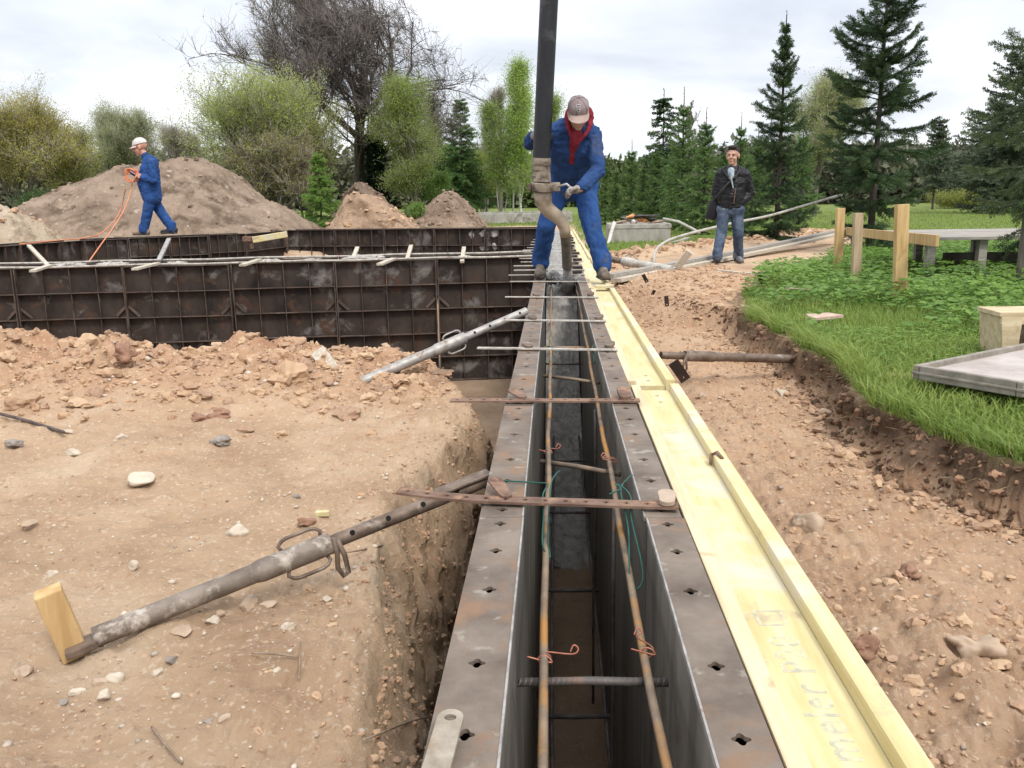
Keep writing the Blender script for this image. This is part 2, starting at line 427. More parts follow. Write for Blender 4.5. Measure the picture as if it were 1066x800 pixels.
def gz(x, y, fine=True):
    x = np.asarray(x, float); y = np.asarray(y, float)
    n1 = fbm(x*.9, y*.9, 1.3, 4); n2 = fbm(x*3.2, y*3.2, 4.1, 4, .55)
    n3 = fbm(x*11, y*11, 2.2, 3, .55, True) if fine else 0*x
    # left bank: flat near the viewer, heap of dug clods along its far end
    heap = np.exp(-((y-5.15)/.62)**2)
    zl = -.325+.035*n1+.038*n2+.034*np.abs(fbm(x*5, y*5, 1.1, 4, .6))
    top = interp(x, RIDGE)
    lump = np.abs(fbm(x*3.6, y*3.6, 7.7, 4, .6))
    zl = zl*(1-heap)+heap*(top-.02+.17*(lump-.16))
    zl = zl+.011*n3*(1+2.2*heap)+(.006*fbm(x*34, y*34, 3.3, 2, .6, True) if fine else 0)+heap*.035*np.abs(fbm(x*9, y*9, 5.5, 3, .65))
    # flattened, trodden strips
    xc = interp(y, CREST)+.05*fbm(y*2.1, x*0+3., 0, 3)
    t = np.clip((x-(xc-.15))/(.31), 0, 1)
    zl = zl*(1-t**2.4)+(FLOOR+.02*n2)*t**2.4
    yend = ss(5.55, 6.35, y+.25*n1+.35*(x < -3)*0)
    zl = zl*(1-yend)+(-1.5)*yend
    # beyond the far form
    back = ss(15.6, 16.2, y-.0*x)
    backl = -.10-.28*ss(17, 26, y)+.04*n1
    left_far = ss(-7.0, -9.5, x)*ss(9., 12., y)
    zl = zl*(1-back)+backl*back
    # right side
    dirt = -.43+.035*n1+.03*n2+.022*n3+.05*np.exp(-((x-1.0)/.25)**2-((y-2.0)/.6)**2)+.04*np.exp(-((x-.9)/.3)**2-((y-5.2)/.7)**2)
    dirt = dirt+(.008*fbm(x*34, y*34, 3.3, 2, .6, True) if fine else 0)+.022*np.abs(fbm(x*8, y*8, 2.8, 3, .6))
    dirt = dirt+.10*np.abs(fbm(x*4.5, y*4.5, 3.3, 4, .6))*np.exp(-((y-1.6)/1.0)**2)
    be = interp(y, BEDGE)+.13*fbm(y*2.3, x*0, 5.5, 5, .65)+.02*n2
    wd = .10+.5*ss(7.2, 8.2, y)
    k = ss(-.85, .15, (x-be)/wd)
    turf = -.205-.05*ss(3, 10, y)-.10*ss(9, 22, y)+.02*n1+.012*n2
    spoil = .09*np.exp(-((x-1.75)/.6)**2-((y-9.6)/1.1)**2)*(1+.8*n2)
    # dirt strip with boards lying on it, running away to the right
    sd = ((x-1.6)*(-.857)+(y-14.2)*.515)           # signed distance off the strip line
    along = (x-1.6)*.515+(y-14.2)*.857
    strip = np.exp(-(sd/.75)**2)*ss(-1.5, .6, along)*ss(14, 10, along)
    turf = turf+spoil+strip*(.10+.14*np.abs(n2)+.05*n3)*ss(0, .8, sd+.6)
    zr = dirt*(1-k)+turf*k
    far = ss(60, 200, y)
    # the cut the wall stands in
    mid = ss(.34, .30, x)
    z = np.where(x < -.22, zl, np.where(x < .305, np.where(y < 21, FLOOR+.03*n2+.012*n3, -.35), zr))
    return z*(1-far)+(-.35)*far
def masks(x, y):
    n1 = fbm(x*.9, y*.9, 1.3, 4); n2 = fbm(x*3.2, y*3.2, 4.1, 4, .55); n3 = fbm(x*.25, y*.25, 6.1, 3)
    ge = interp(y, GEDGE)+.13*fbm(y*2.3, x*0, 5.5, 5, .65)+.02*n2
    g = ss(.0, .07, x-ge+.05*n2)
    sd = ((x-1.6)*(-.857)+(y-14.2)*.515); along = (x-1.6)*.515+(y-14.2)*.857
    lawn = ss(.35, .8, sd+.25*n1)*ss(.5, 1.0, x+.2*n1)*ss(14.4, 15.2, y+.3*n1)
    yard = ss(21.5, 23, y+.4*n1)*ss(2.0, .5, x)
    sand = np.exp(-(((x+1.2)/3.2)**2+((y-29)/5.0)**2)**2)
    lf = ss(17, 18.5, y)*ss(0, -.6, x)
    g = np.maximum(g, np.maximum(lawn, np.maximum(yard, lf)*(1-np.clip(sand*1.6, 0, 1))))
    along2 = np.exp(-(sd/.8)**2)*ss(-1.5, .6, along)*ss(13, 9, along)
    g = g*(1-np.clip(along2*1.5, 0, 1))
    # thin worn places in the turf near the cut
    worn = ss(.42, .6, fbm(x*1.6, y*1.6, 12.4, 4, .6)+.30*ss(.45, .05, x-ge))*ss(12, 8, y)*ss(1.2, .3, x-ge)
    g = g*(1-.85*worn)
    tops = np.exp(-((x-ge+.04)/.085)**2)*ss(9.2, 7.4, y)*ss(.2, .5, ge-x+.6)
    tops = np.clip(tops*(1.0+.6*n2), 0, 1)
    return g, tops
def fan(y0, y1, ny, nx, apex, wid):
    t = np.linspace(0, 1, ny)
    ys = (y0-apex)*((y1-apex)/(y0-apex))**t+apex
    n3 = nx-430; u = np.linspace(-1, 1, n3); u = u*(.42+.58*np.abs(u)**1.6)
    u = np.sort(np.concatenate([u, np.linspace(-.088, -.012, 270), np.linspace(.07, .175, 160)]))
    X = u[None, :]*wid*(ys-apex)[:, None]; Y = np.repeat(ys[:, None], nx, 1)
    return X, Y
XA, YA = fan(-2.0, 9.0, 900, 1130, -3.6, 1.55); XB, YB = fan(9.0, 420, 300, 1130, -3.6, 1.55)
X = np.concatenate([XA, XB[1:]]); Y = np.concatenate([YA, YB[1:]])
Z = gz(X.ravel(), Y.ravel())
G, TS = masks(X.ravel(), Y.ravel())
ny, nx = X.shape
# the cut faces are rough and undercut: push them sideways
Xf, Yf = X.ravel(), Y.ravel()
xc_ = interp(Yf, CREST); tt_ = np.clip((Xf-(xc_-.10))/.26, 0, 1)*(Yf < 5.6)
rough = np.abs(fbm(Yf*3.6, Z*2.6, 8.8, 5, .55))*1.7+.5*fbm(Yf*1.7, Z*1.3, 2.8, 2)+.16*fbm(Yf*16, Z*16, 1.8, 4, .6)
bx_ = interp(Yf, BEDGE)+.13*fbm(Yf*2.3, Yf*0, 5.5, 5, .65); kb = np.exp(-((Xf-bx_+.03)/.08)**2)*(Yf < 9)*(Yf > 1)
rough2 = fbm(Yf*5, Z*5, 4.8, 5, .6)
X = (Xf-.085*rough*np.sin(math.pi*tt_)**1.3*(Xf < -.2)+.13*rough2*kb).reshape(X.shape)
X[np.abs(Xf.reshape(X.shape)) < .205] = Xf.reshape(X.shape)[np.abs(Xf.reshape(X.shape)) < .205]
idx = np.arange(ny*nx).reshape(ny, nx)
F = np.stack([idx[:-1, :-1].ravel(), idx[:-1, 1:].ravel(), idx[1:, 1:].ravel(), idx[1:, :-1].ravel()], 1)
gme = npmesh('ground', np.stack([X.ravel(), Y.ravel(), Z], 1), F, smooth=True)
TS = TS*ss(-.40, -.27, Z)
TS = np.maximum(TS, .5*ss(-1.0, -1.4, Z))  # shade deep in the trench, painted into the soil colour
for nm, arr in (('turf', G), ('topsoil_and_shade', TS)):
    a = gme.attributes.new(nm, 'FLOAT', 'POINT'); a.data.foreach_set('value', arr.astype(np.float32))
# red clay shows on the freshly dug heap and along the right-hand side
red = .8*np.exp(-((Y.ravel()-5.2)/.9)**2)*ss(-.2, -.8, X.ravel())+.45*ss(.3, .6, X.ravel())*ss(13, 9, Y.ravel())
a = gme.attributes.new('clay', 'FLOAT', 'POINT'); a.data.foreach_set('value', np.clip(red, 0, 1).astype(np.float32))
m, t, b, o = nodes('sandy_soil')
c = ramp(t, nz(t, 1.6, 9, .68), [(.30, (.335, .218, .135)), (.5, (.46, .32, .205)), (.68, (.55, .415, .285))])
clay = ramp(t, nz(t, 4.5, 8, .66, off=3.), [(.30, (.29, .148, .084)), (.5, (.425, .245, .145)), (.7, (.49, .325, .205))])
fcl = t.nodes.new('ShaderNodeMath'); fcl.operation = 'MULTIPLY_ADD'; fcl.inputs[1].default_value = .95; 
t.links.new(attr(t, 'clay'), fcl.inputs[0])
spotc = ramp(t, nz(t, 2.3, 5, .6, off=9.), [(.58, (0, 0, 0)), (.76, (.4, .4, .4))])
t.links.new(spotc, fcl.inputs[2])
c = mix(t, fcl.outputs[0], c, clay)
# pale grit
c = mix(t, ramp(t, nz(t, 62, 3, .6), [(.57, (0, 0, 0)), (.68, (.75, .75, .75))]), c, (.60, .49, .37))
c = mix(t, ramp(t, nz(t, 31, 4, .6, off=2.), [(.60, (0, 0, 0)), (.72, (.55, .55, .55))]), c, (.24, .145, .09))
darksoil_shade = ramp(t, nz(t, 8, 7, .65), [(.35, (.065, .042, .028)), (.65, (.17, .11, .072))])
c = mix(t, attr(t, 'topsoil_and_shade'), c, darksoil_shade)
grassc = ramp(t, nz(t, 1.1, 8, .7), [(.30, (.055, .085, .018)), (.5, (.105, .165, .03)), (.7, (.17, .20, .055))])
tf = t.nodes.new('ShaderNodeMath'); tf.operation = 'MULTIPLY'
tn = ramp(t, nz(t, 14, 5, .6), [(.25, (.55, .55, .55)), (.55, (1, 1, 1))])
t.links.new(attr(t, 'turf'), tf.inputs[0]); t.links.new(tn, tf.inputs[1])
c = mix(t, tf.outputs[0], c, grassc)
t.links.new(c, b.inputs['Base Color']); b.inputs['Roughness'].default_value = .95; b.inputs['Specular IOR Level'].default_value = .12
bump(t, b, nz(t, 30, 10, .78), 1.0, .016)
soil_m = m
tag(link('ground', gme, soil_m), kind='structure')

# ------------------------------------------------------------------ loose soil, gravel and stones
def ico(sub):
    bm = bmesh.new(); bmesh.ops.create_icosphere(bm, subdivisions=sub, radius=1)
    bm.verts.ensure_lookup_table()
    v = np.array([tuple(q.co) for q in bm.verts]); f = np.array([[q.index for q in g.verts] for g in bm.faces]); bm.free()
    return v, f
IV1, IF1 = ico(1); IV2, IF2 = ico(2); IV3, IF3 = ico(3); IV4, IF4 = ico(4)
def rocks(P, S, sub=1, flat=.65, rough=.3, sink=.25):
    V0, F0 = {1: (IV1, IF1), 2: (IV2, IF2), 3: (IV3, IF3), 4: (IV4, IF4)}[sub]
    n = len(P); k = len(V0)
    ang = rng.uniform(0, 2*math.pi, n); ax = rng.uniform(.65, 1.35, (n, 3)); ax[:, 2] *= flat
    off = rng.uniform(0, 99, n)
    q = V0[None, :, :]*1.0
    qq = np.repeat(q, n, 0)
    dd_ = np.full(qq.shape[:2], 9.)
    for _ in range(9):                                   # flat broken faces
        nv = rng.normal(size=(n, 3)); nv /= np.linalg.norm(nv, axis=1, keepdims=True)
        dt = np.einsum('nkc,nc->nk', qq, nv); cc_ = rng.uniform(.55, .95, n)[:, None]
        dd_ = np.minimum(dd_, np.where(dt > .08, cc_/np.maximum(dt, .08), 9.))
    dd_ = np.minimum(dd_, 1.15)
    d = dd_+rough*noise(qq[:, :, 0]*1.7+off[:, None], qq[:, :, 1]*1.7-off[:, None], qq[:, :, 2]*1.7)+rough*.5*noise(qq[:, :, 0]*4+off[:, None], qq[:, :, 1]*4, qq[:, :, 2]*4)
    v = qq*d[:, :, None]*ax[:, None, :]*np.asarray(S)[:, None, None]
    c, s = np.cos(ang)[:, None], np.sin(ang)[:, None]
    v = np.stack([v[:, :, 0]*c-v[:, :, 1]*s, v[:, :, 0]*s+v[:, :, 1]*c, v[:, :, 2]], 2)
    v += np.asarray(P)[:, None, :]; v[:, :, 2] += (np.asarray(S)*flat*(1-2*sink))[:, None]*.5
    F = (F0[None]+(np.arange(n)*k)[:, None, None]).reshape(-1, 3)
    return v.reshape(-1, 3), F, np.repeat(rng.uniform(0, 1, n), k)
def scatter(n, f):
    x, y = f(n); sl = np.abs(gz(x+.02, y, False)-gz(x-.02, y, False))/.04; k_ = sl < .9; x, y = x[k_], y[k_]; return np.stack([x, y, gz(x, y)], 1)
def soft(mn, mx, n): return mn*(mx/mn)**(rng.uniform(0, 1, n)**2.2)
clodm, t, b, o = nodes('clods_of_soil')
c = ramp(t, attr(t, 'tint'), [(0, (.29, .18, .12)), (.5, (.42, .26, .155)), (1, (.50, .355, .225))])
c = mix(t, ramp(t, nz(t, 40, 6, .7), [(.4, (0, 0, 0)), (.65, (.6, .6, .6))]), c, (.44, .33, .235))
t.links.new(c, b.inputs['Base Color']); b.inputs['Roughness'].default_value = .97; b.inputs['Specular IOR Level'].default_value = .1
bump(t, b, nz(t, 90, 6, .7), .6, .006)
def reg_heap(n): return rng.uniform(-6.2, -.65, n), rng.normal(5.0, .42, n)
def reg_left(n):
    y = .9+5.2*rng.uniform(0, 1, n)**1.3; x = -.55-rng.uniform(0, 1, n)*(1.2+.85*y); return x, y
def reg_right(n):
    y = .8+8*rng.uniform(0, 1, n)**1.3; x = .52+rng.uniform(0, 1, n)*(interp(y, BEDGE)-.5); return x, y
def reg_crest(n):
    y = rng.uniform(1.0, 5.4, n); return interp(y, CREST)+rng.normal(-.10, .10, n), y
def reg_spoil(n): return rng.uniform(.6, 2.4, n), rng.uniform(7.5, 12.5, n)
def reg_strip(n):
    a = rng.uniform(-1, 11, n); s = rng.normal(.55, .35, n); return 1.6+.515*a-.857*s, 14.2+.857*a+.515*s
def reg_base(n):
    y = rng.uniform(2.4, 7.5, n); return interp(y, BEDGE)-.10-np.abs(rng.normal(0, .09, n)), y
def reg_rr(n): return rng.uniform(.52, 1.7, n), rng.normal(1.75, .42, n)
sets = [(reg_heap, 5200, .006, .034, 2), (reg_heap, 230, .03, .085, 3), (reg_left, 7500, .0014, .0075, 1), (reg_right, 4200, .002, .016, 2), (reg_rr, 900, .004, .026, 2), (reg_crest, 700, .003, .014, 2), (reg_base, 1100, .005, .030, 2), (reg_spoil, 2600, .006, .04, 2), (reg_strip, 900, .02, .10, 2)]
Vs = []; Fs = []; Ts = []; nb = 0
for f, n, s0, s1, sub in sets:
    pp_ = scatter(n, f); v, f_, tt = rocks(pp_, soft(s0, s1, len(pp_)), sub, .75, .30, .35)
    Vs.append(v); Fs.append(f_+nb); Ts.append(tt); nb += len(v)
# crumbs that stick to the cut faces
fa = np.where((tt_ > .12) & (tt_ < .95) & (Z > -1.25) & (Yf > .6))[0]; fb = np.where((kb > .35) & (Yf > 2.2) & (Yf < 8.5) & (Z < -.22))[0]
XYZ = np.stack([X.ravel(), Y.ravel(), Z], 1)
pk = XYZ[rng.choice(fa, 3000)]; v, f_, tt = rocks(pk, soft(.0025, .013, len(pk)), 2, .85, .3, .45)
Vs.append(v); Fs.append(f_+nb); Ts.append(tt*.8); nb += len(v)
pk = XYZ[rng.choice(fb, 2600)]; v, f_, tt = rocks(pk, soft(.003, .022, len(pk)), 2, .85, .3, .45)
dark_v, dark_f, dark_t = v, f_, tt
tag(link('loose_soil', npmesh('loose_soil', np.concatenate(Vs), np.concatenate(Fs), np.concatenate(Ts), False), clodm), kind='stuff')
dkm, t, b, o = nodes('dark_topsoil_crumbs')
c = ramp(t, attr(t, 'tint'), [(0, (.07, .045, .03)), (.5, (.16, .10, .065)), (1, (.36, .22, .14))])
t.links.new(c, b.inputs['Base Color']); b.inputs['Roughness'].default_value = .97; b.inputs['Specular IOR Level'].default_value = .1
bump(t, b, nz(t, 90, 6, .7), .6, .006)
tag(link('topsoil_crumbs', npmesh('topsoil_crumbs', dark_v, dark_f, dark_t), dkm), kind='stuff')
grav, t, b, o = nodes('pale_gravel')
c = ramp(t, attr(t, 'tint'), [(0, (.27, .215, .17)), (.35, (.45, .37, .29)), (.7, (.50, .42, .33)), (1, (.58, .51, .42))])
t.links.new(c, b.inputs['Base Color']); b.inputs['Roughness'].default_value = .8
bump(t, b, nz(t, 120, 4, .6), .3, .003)
Vs = []; Fs = []; Ts = []; nb = 0
for f, n, s0, s1 in ((reg_left, 2300, .0022, .011), (reg_right, 900, .0025, .012), (reg_crest, 200, .003, .010), (reg_heap, 250, .006, .025)):
    pp_ = scatter(n, f); v, f_, tt = rocks(pp_, soft(s0, s1, len(pp_)), 1, .7, .15)
    Vs.append(v); Fs.append(f_+nb); Ts.append(tt); nb += len(v)
tag(link('gravel', npmesh('gravel', np.concatenate(Vs), np.concatenate(Fs), np.concatenate(Ts), True), grav), kind='stuff')
stone_w = pm('pale_stone', (.40, .33, .25), (.53, .46, .365), 12, rough=.8, bs=60, src='Object')
stone_t = pm('tan_stone', (.33, .24, .165), (.47, .36, .26), 12, rough=.85, bs=60)
stone_g = pm('grey_stone', (.19, .165, .14), (.29, .255, .22), 12, rough=.8, bs=60)
stone_r = pm('red_brown_clod', (.21, .115, .075), (.33, .195, .13), 14, rough=.95, bs=50, bst=.7, bd=.01)
def stone(px, py, w, label, m, name='stone', cat='stone', zg=-.31, flat=.6, rough=.22, group=None):
    p = at_z(px, py, zg)
    for _ in range(4): p = at_z(px, py, float(gz(p.x, p.y)))
    s = w/2*math.hypot(p.y, CAM_H-p.z)/FPX
    v, f, _t = rocks(np.zeros((1, 3)), np.array([s]), 4, flat, rough*(1.6 if cat == 'clod' else .55), .3)
    return tag(link(name, npmesh(name, v, f, smooth=True), m, None, p), label, cat, group)
stone(144, 500, 27, 'largest pale flat stone on the sand left of the wall, below the clod heap', stone_w, flat=.45)
stone(128, 456, 12, 'small white stone lying on the sand under the clod heap', stone_w)
stone(16, 463, 16, 'flat grey stone at the left edge of the sandy bank', stone_g)
stone(76, 473, 14, 'pale stone on the sand just right of the flat grey stone', stone_w)
stone(70, 451, 10, 'little pale pebble at the end of the dark thin stick', stone_w)
stone(228, 462, 26, 'grey brown clod on the sand between the heap and the rusty prop', stone_g, 'soil_clod', 'clod')
stone(206, 438, 26, 'reddish lump of earth in front of the clod heap, left one of two', stone_r, 'soil_clod', 'clod')
stone(231, 433, 22, 'reddish lump of earth in front of the clod heap, right one of two', stone_r, 'soil_clod', 'clod')
stone(56, 399, 14, 'dark red clod embedded in the pale rubble of the clod heap', stone_r, 'soil_clod', 'clod')
stone(128, 371, 34, 'big rounded orange clod on the crest of the heap at the left', stone_r, 'soil_clod', 'clod', -.15, .8)
stone(262, 629, 30, 'long tan stone right under the handle of the rusty prop', stone_t)
stone(279, 631, 15, 'brown stone beside the long tan stone under the rusty prop', stone_t)
stone(221, 647, 16, 'angular white stone on the sand below the rusty prop', stone_w)
stone(230, 640, 13, 'pale tan stone touching the angular white stone', stone_t)
stone(190, 659, 20, 'grey tan rounded stone close under the lower tube of the rusty prop', stone_t)
stone(248, 556, 20, 'pale oval stone on open sand above the rusty prop', stone_w)
stone(139, 590, 15, 'flat oval white stone left of the rusty prop', stone_w)
stone(53, 598, 13, 'white stone above the short wooden stake', stone_w)
stone(31, 546, 16, 'tan stone with pebbles round it at the left edge', stone_t)
stone(145, 502, 10, 'chip of stone leaning on the largest pale stone', stone_g)
stone(178, 687, 11, 'dark blue grey pebble below the lower end of the prop', stone_g)
stone(163, 701, 15, 'whitish pebble under the dark blue grey pebble', stone_w)
stone(118, 708, 19, 'angular cream stone in the pebble patch near the bottom left', stone_w)
stone(105, 711, 13, 'rounded tan stone touching the angular cream stone', stone_t)
stone(81, 722, 15, 'round white stone left of the pebble patch', stone_w)
stone(66, 732, 11, 'small greyish stone at the lower left of the pebble patch', stone_g)
stone(25, 701, 22, 'broad tan stone half sunk in the sand at the left edge', stone_t)
stone(108, 725, 13, 'pale stone at the bottom of the pebble patch', stone_w)
stone(217, 752, 10, 'left dark pebble of a pair near the bottom of the sand', stone_g)
stone(233, 750, 14, 'right brown pebble of a pair near the bottom of the sand', stone_t)
stone(287, 699, 10, 'white pebble by the dry twigs close to the trench', stone_w)
stone(341, 624, 10, 'white pebble on the sand right of the hanging prop pin', stone_w)
stone(300, 653, 15, 'flat whitish stone right of the prop handle', stone_w)
stone(308, 518, 11, 'dark flat pebble on the sand near the reddish crumbled clod', stone_g)
stone(318, 544, 18, 'crumbled reddish clod beside the small wood chip', stone_r, 'soil_clod', 'clod')
stone(837, 547, 34, 'big flat brown stone on the dirt right of the yellow beam', stone_t, zg=-.42)
stone(856, 431, 16, 'rounded brown stone in the dirt below the turf cut', stone_t, zg=-.42)
stone(743, 436, 11, 'brown stone beside the yellow beam, the nearer of two', stone_t, zg=-.42)
stone(730, 414, 12, 'brown stone beside the yellow beam, the farther of two', stone_t, zg=-.42)
stone(897, 675, 28, 'rounded reddish clod touching the near yellow beam', stone_r, 'soil_clod', 'clod', -.42, .8)
stone(1012, 680, 40, 'large pale crumbling clod at the right edge of the dirt', stone_t, 'soil_clod', 'clod', -.42, .6, .35)
stone(945, 600, 26, 'brown clod in the rough dirt between the near beam and the turf', stone_r, 'soil_clod', 'clod', -.42, .6, .35)
stone(814, 411, 15, 'pale stone in the dirt left of the turf cut', stone_w, zg=-.42)
# ------------------------------------------------------------------ the wall form: steel panels
PL = 1.09
HOLES = [.05, .262, .448, .71, .893, 1.045]
def wall_panel(side, flange_z=0.0):
    t = thing('formwork_panel', 'steel panel', 'form panel')
    x0, x1 = (WL, WLI) if side < 0 else (WRI, WR)
    xi = x1 if side < 0 else x0; xo = x0 if side < 0 else x1; sg = -1 if side < 0 else 1
    f = MB(); f.plate(x0, x1, (0, PL-.006), HOLES, flange_z, .007); f.build('top_flange', steel, t)
    e = MB()
    e.box((xi-sg*.0, (PL-.006)/2, -.004), (.004, PL-.010, .012), bev=.001); e.build('edge_strip', galv, t)
    s = MB(); s.box((xi+sg*.0045, (PL-.006)/2, -.75-.011), (.005, PL-.006, 1.48)); s.build('skin_plate', steel_skin, t)
    for y in (.004, .36, .72, PL-.011):
        r = MB(); r.box(((xi+xo)/2+sg*.004, y, -.76), (abs(xo-xi)-.014, .006, 1.485)); r.build('vertical_rib', rib_rust, t)
    l_ = MB(); l_.box((xo-sg*.004, (PL-.006)/2, -.064), (.005, PL-.012, .11)); l_.build('edge_lip', rib_rust, t)
    for z in (-.118, -.32, -.63, -.94, -1.25, -1.49):
        r = MB(); r.box(((xi+xo)/2+sg*.006, (PL-.006)/2, z), (abs(xo-xi)-.018, PL-.03, .006)); r.build('horizontal_rib', rib_rust, t)
    return t
for sd_, nm in ((-1, 'left'), (1, 'right')):
    proto = None
    for k in range(1, 19):
        t = proto if proto and k == 1 else (copy_tree(proto) if proto else wall_panel(sd_))
        proto = proto or t
        t.location = (rng.uniform(-.003, .003), -.30+PL*k, rng.uniform(-.002, .002)); t.rotation_euler = (0, 0, rng.uniform(-.0025, .0025))
        t['label'] = 'steel panel with punched top flange on the %s side of the channel, %s from viewer' % (nm, ORD[k])
        t['category'] = 'form panel'; t['group'] = 'steel panels along the %s side of the channel' % nm

# ribbed panels of the cross walls
def rib_panel(name, w, h, ncol, nrow, gusset=True, flange=.09, hz0=0.0):
    t = thing(name, 'panel', 'form panel')
    D = .075
    s = MB(); s.box((w/2, D-.003, -h/2), (w-.004, .005, h-.004)); s.build('skin_plate', dark_rust, t)
    f = MB(); f.plate(-.0, D+.006, (.002, w-.002), [w*(i+.5)/4 for i in range(4)], 0, .006, .0085, Matrix(((0, 1, 0), (1, 0, 0), (0, 0, 1))))
    f.build('top_flange', rib_rust, t)
    for i in range(ncol+1):
        x = min(max(w*i/ncol, .007), w-.007); e = i in (0, ncol)
        r = MB(); r.box((x, D/2-.006+(.008 if not e else 0), -h/2-.004), (.010 if e else .007, D-.006-(.014 if not e else 0), h-.012)); r.build('vertical_rib', rib_rust, t)
    for j in range(1, nrow+1):
        z = -h*j/nrow+(.006 if j == nrow else 0)
        r = MB(); r.box((w/2, D/2-.004, z), (w-.022, D-.012, .008)); r.build('horizontal_rib', rib_rust, t)
    if gusset:
        for i, sgn in ((0, 1), (ncol, -1)):
            x = w*i/ncol+sgn*.012
            for j in (1, 3):
                if j > nrow-1: continue
                z0 = -h*j/nrow-(h/nrow)+.015
                g = MB(); g.bar((x, D-.03, z0+.12), (x+sgn*.12, D-.03, z0), .03, .006, upv=(0, 1, 0)); g.build('corner_gusset', rib_rust, t)
    return t
# near cross wall: it runs a little askew from the left edge of the view to the main wall
CA = at_z(0, 281, 0); CB = Vector((-.215, 10.62, 0))
cdir = (CB-CA).normalized(); cang = math.atan2(cdir.y, cdir.x)
PW = 1.21
nrm = Vector((-cdir.y, cdir.x, 0))
proto = rib_panel('formwork_panel', PW-.012, 1.5, 4, 5)
nnear = 7
for k in range(nnear):
    t = proto if k == 0 else copy_tree(proto)
    p = CB-cdir*(PW*(k+1)); t.location = (p.x+nrm.x*rng.uniform(-.012, .012), p.y+nrm.y*rng.uniform(-.012, .012), rng.uniform(-.006, .009)); t.rotation_euler = (rng.uniform(-.008, .008), rng.uniform(-.004, .004), cang+rng.uniform(-.006, .006))
    t['label'] = 'dark rusty ribbed panel of the near cross wall, %s one left of the channel' % ORD[k+1]
    t['group'] = 'ribbed panels of the near cross wall'
for k in range(nnear):
    t = copy_tree(proto); p = CB-cdir*(PW*k)+nrm*.53; t.location = (p.x, p.y, .018); t.rotation_euler = (0, 0, cang+math.pi)
    t['label'] = 'back panel of the near cross wall, only its top edge seen, %s from the channel' % ORD[k+1]
    t['group'] = 'back panels of the near cross wall'
# light rails clamped along the two top edges
for i, (off, zz) in enumerate(((.02, .016), (.50, .036))):
    r = MB(); a = CA+nrm*off-cdir*.6; bb = CB+nrm*off
    pts = []
    for q in range(13):
        f = q/12; pts.append((a.x+(bb.x-a.x)*f, a.y+(bb.y-a.y)*f, zz+.006*math.sin(q*2.1+i)))
    r.tube(pts, .013, 7); ob = r.build('guide_rail', pale_tie, None, True, pts[6])
    tag(ob, 'thin pale rail along the %s top edge of the near cross wall' % ('front' if i == 0 else 'back'), 'rail', 'rails on the near cross wall')
# lumps of dried cement on the cross wall
for i, (px, w, wd) in enumerate(((58, .30, 'beside the leaning stake at the left end'), (105, .34, 'just right of the hanging orange cord'), (167, .22, 'at the foot of the upright stake'), (268, .26, 'below the yellow beam end'), (312, .18, 'small one right of the yellow beam end'), (372, .42, 'longest one in the middle'), (478, .16, 'beside the stake nearest to the channel'))):
    f = (px/555.); p = CA+(CB-CA)*f+nrm*.25; n_ = 5; w *= .75
    P = np.array([[p.x+cdir.x*w*(q/4-.5)*.8, p.y+cdir.y*w*(q/4-.5)*.8+rng.uniform(-.05, .05), .010] for q in range(n_)])-np.array([p.x, p.y, .02])
    v, fc, _t = rocks(P, np.full(n_, w*.33)*rng.uniform(.7, 1.2, n_), 3, .33, .5)
    tag(link('cement_lump', npmesh('cement_lump', v, fc, smooth=True), conc_splash, None, (p.x, p.y, .02)), 'cement lump on the near cross wall, '+wd, 'cement', 'cement lumps on the near cross wall')
# stakes that lean over the near cross wall
for i, (a, bq, wd, m_) in enumerate((((30, 256), (50, 277), 'leftmost, tilted to the right', wood_pale), ((176, 249), (165, 272), 'under the walking worker', galv), ((512, 0), (0, 0), '', None),
        ((372, 258), (366, 273), 'middle, left of a pair', wood_pale), ((428, 256), (423, 273), 'middle, right of a pair', wood_pale), ((483, 258), (481, 273), 'nearest to the channel', wood_pale))):
    if m_ is None: continue
    r = MB(); A = at_y(a[0], a[1], 11.0); B = at_y(bq[0], bq[1], 10.55-.13*abs(4-i)); r.bar(A, B, .05, .03, .004)
    tag(r.build('stake', m_, None, False, B), 'short leaning stake on the near cross wall, '+wd, 'stake', 'stakes on the near cross wall')
for i, (px, py, dx, wd) in enumerate(((148, 279, 16, 'under the walking worker'), (258, 275, 12, 'below the yellow beam end'), (400, 274, 10, 'right of the middle'), (40, 281, 12, 'at the left end'))):
    r = MB(); A = at_z(px-dx/2, py+1.5, .034); B = at_z(px+dx, py-4.5, .050); r.bar(A, B, .07, .025, .003)
    tag(r.build('wood_offcut', wood_pale, None, False, A), 'short pale board end lying across the near cross wall, '+wd, 'board', 'board ends on the near cross wall')

# far cross wall, standing a little higher
FZ = .18
def run(a, b, nrow, ncol, h, n, name, lab, grp):
    d = b-a; L = d.length/n; ang = math.atan2(d.y, d.x); p0 = rib_panel('formwork_panel', L-.012, h, ncol, nrow, False)
    for k in range(n):
        t = p0 if k == 0 else copy_tree(p0)
        p = a+d*(k/n); t.location = (p.x, p.y, FZ+rng.uniform(-.012, .006)); t.rotation_euler = (rng.uniform(-.01, .01), 0, ang+rng.uniform(-.012, .012))
        t['label'] = lab % ORD[k+1]; t['group'] = grp
E1 = at_z(298, 240, FZ); E2 = at_z(560, 237.5, FZ); E0 = at_z(256, 243.5, FZ); EL = at_z(88, 250, FZ); ELL = at_z(-60, 260.5, FZ)
run(E1, E2, 5, 4, 1.5, 5, '', 'ribbed panel of the far cross wall, %s one right of the yellow beam end', 'panels of the far cross wall')
run(EL, E0, 5, 4, 1.5, 4, '', 'ribbed panel of the far wall under the walking worker, %s from the left', 'panels of the far wall left of the yellow beam end')
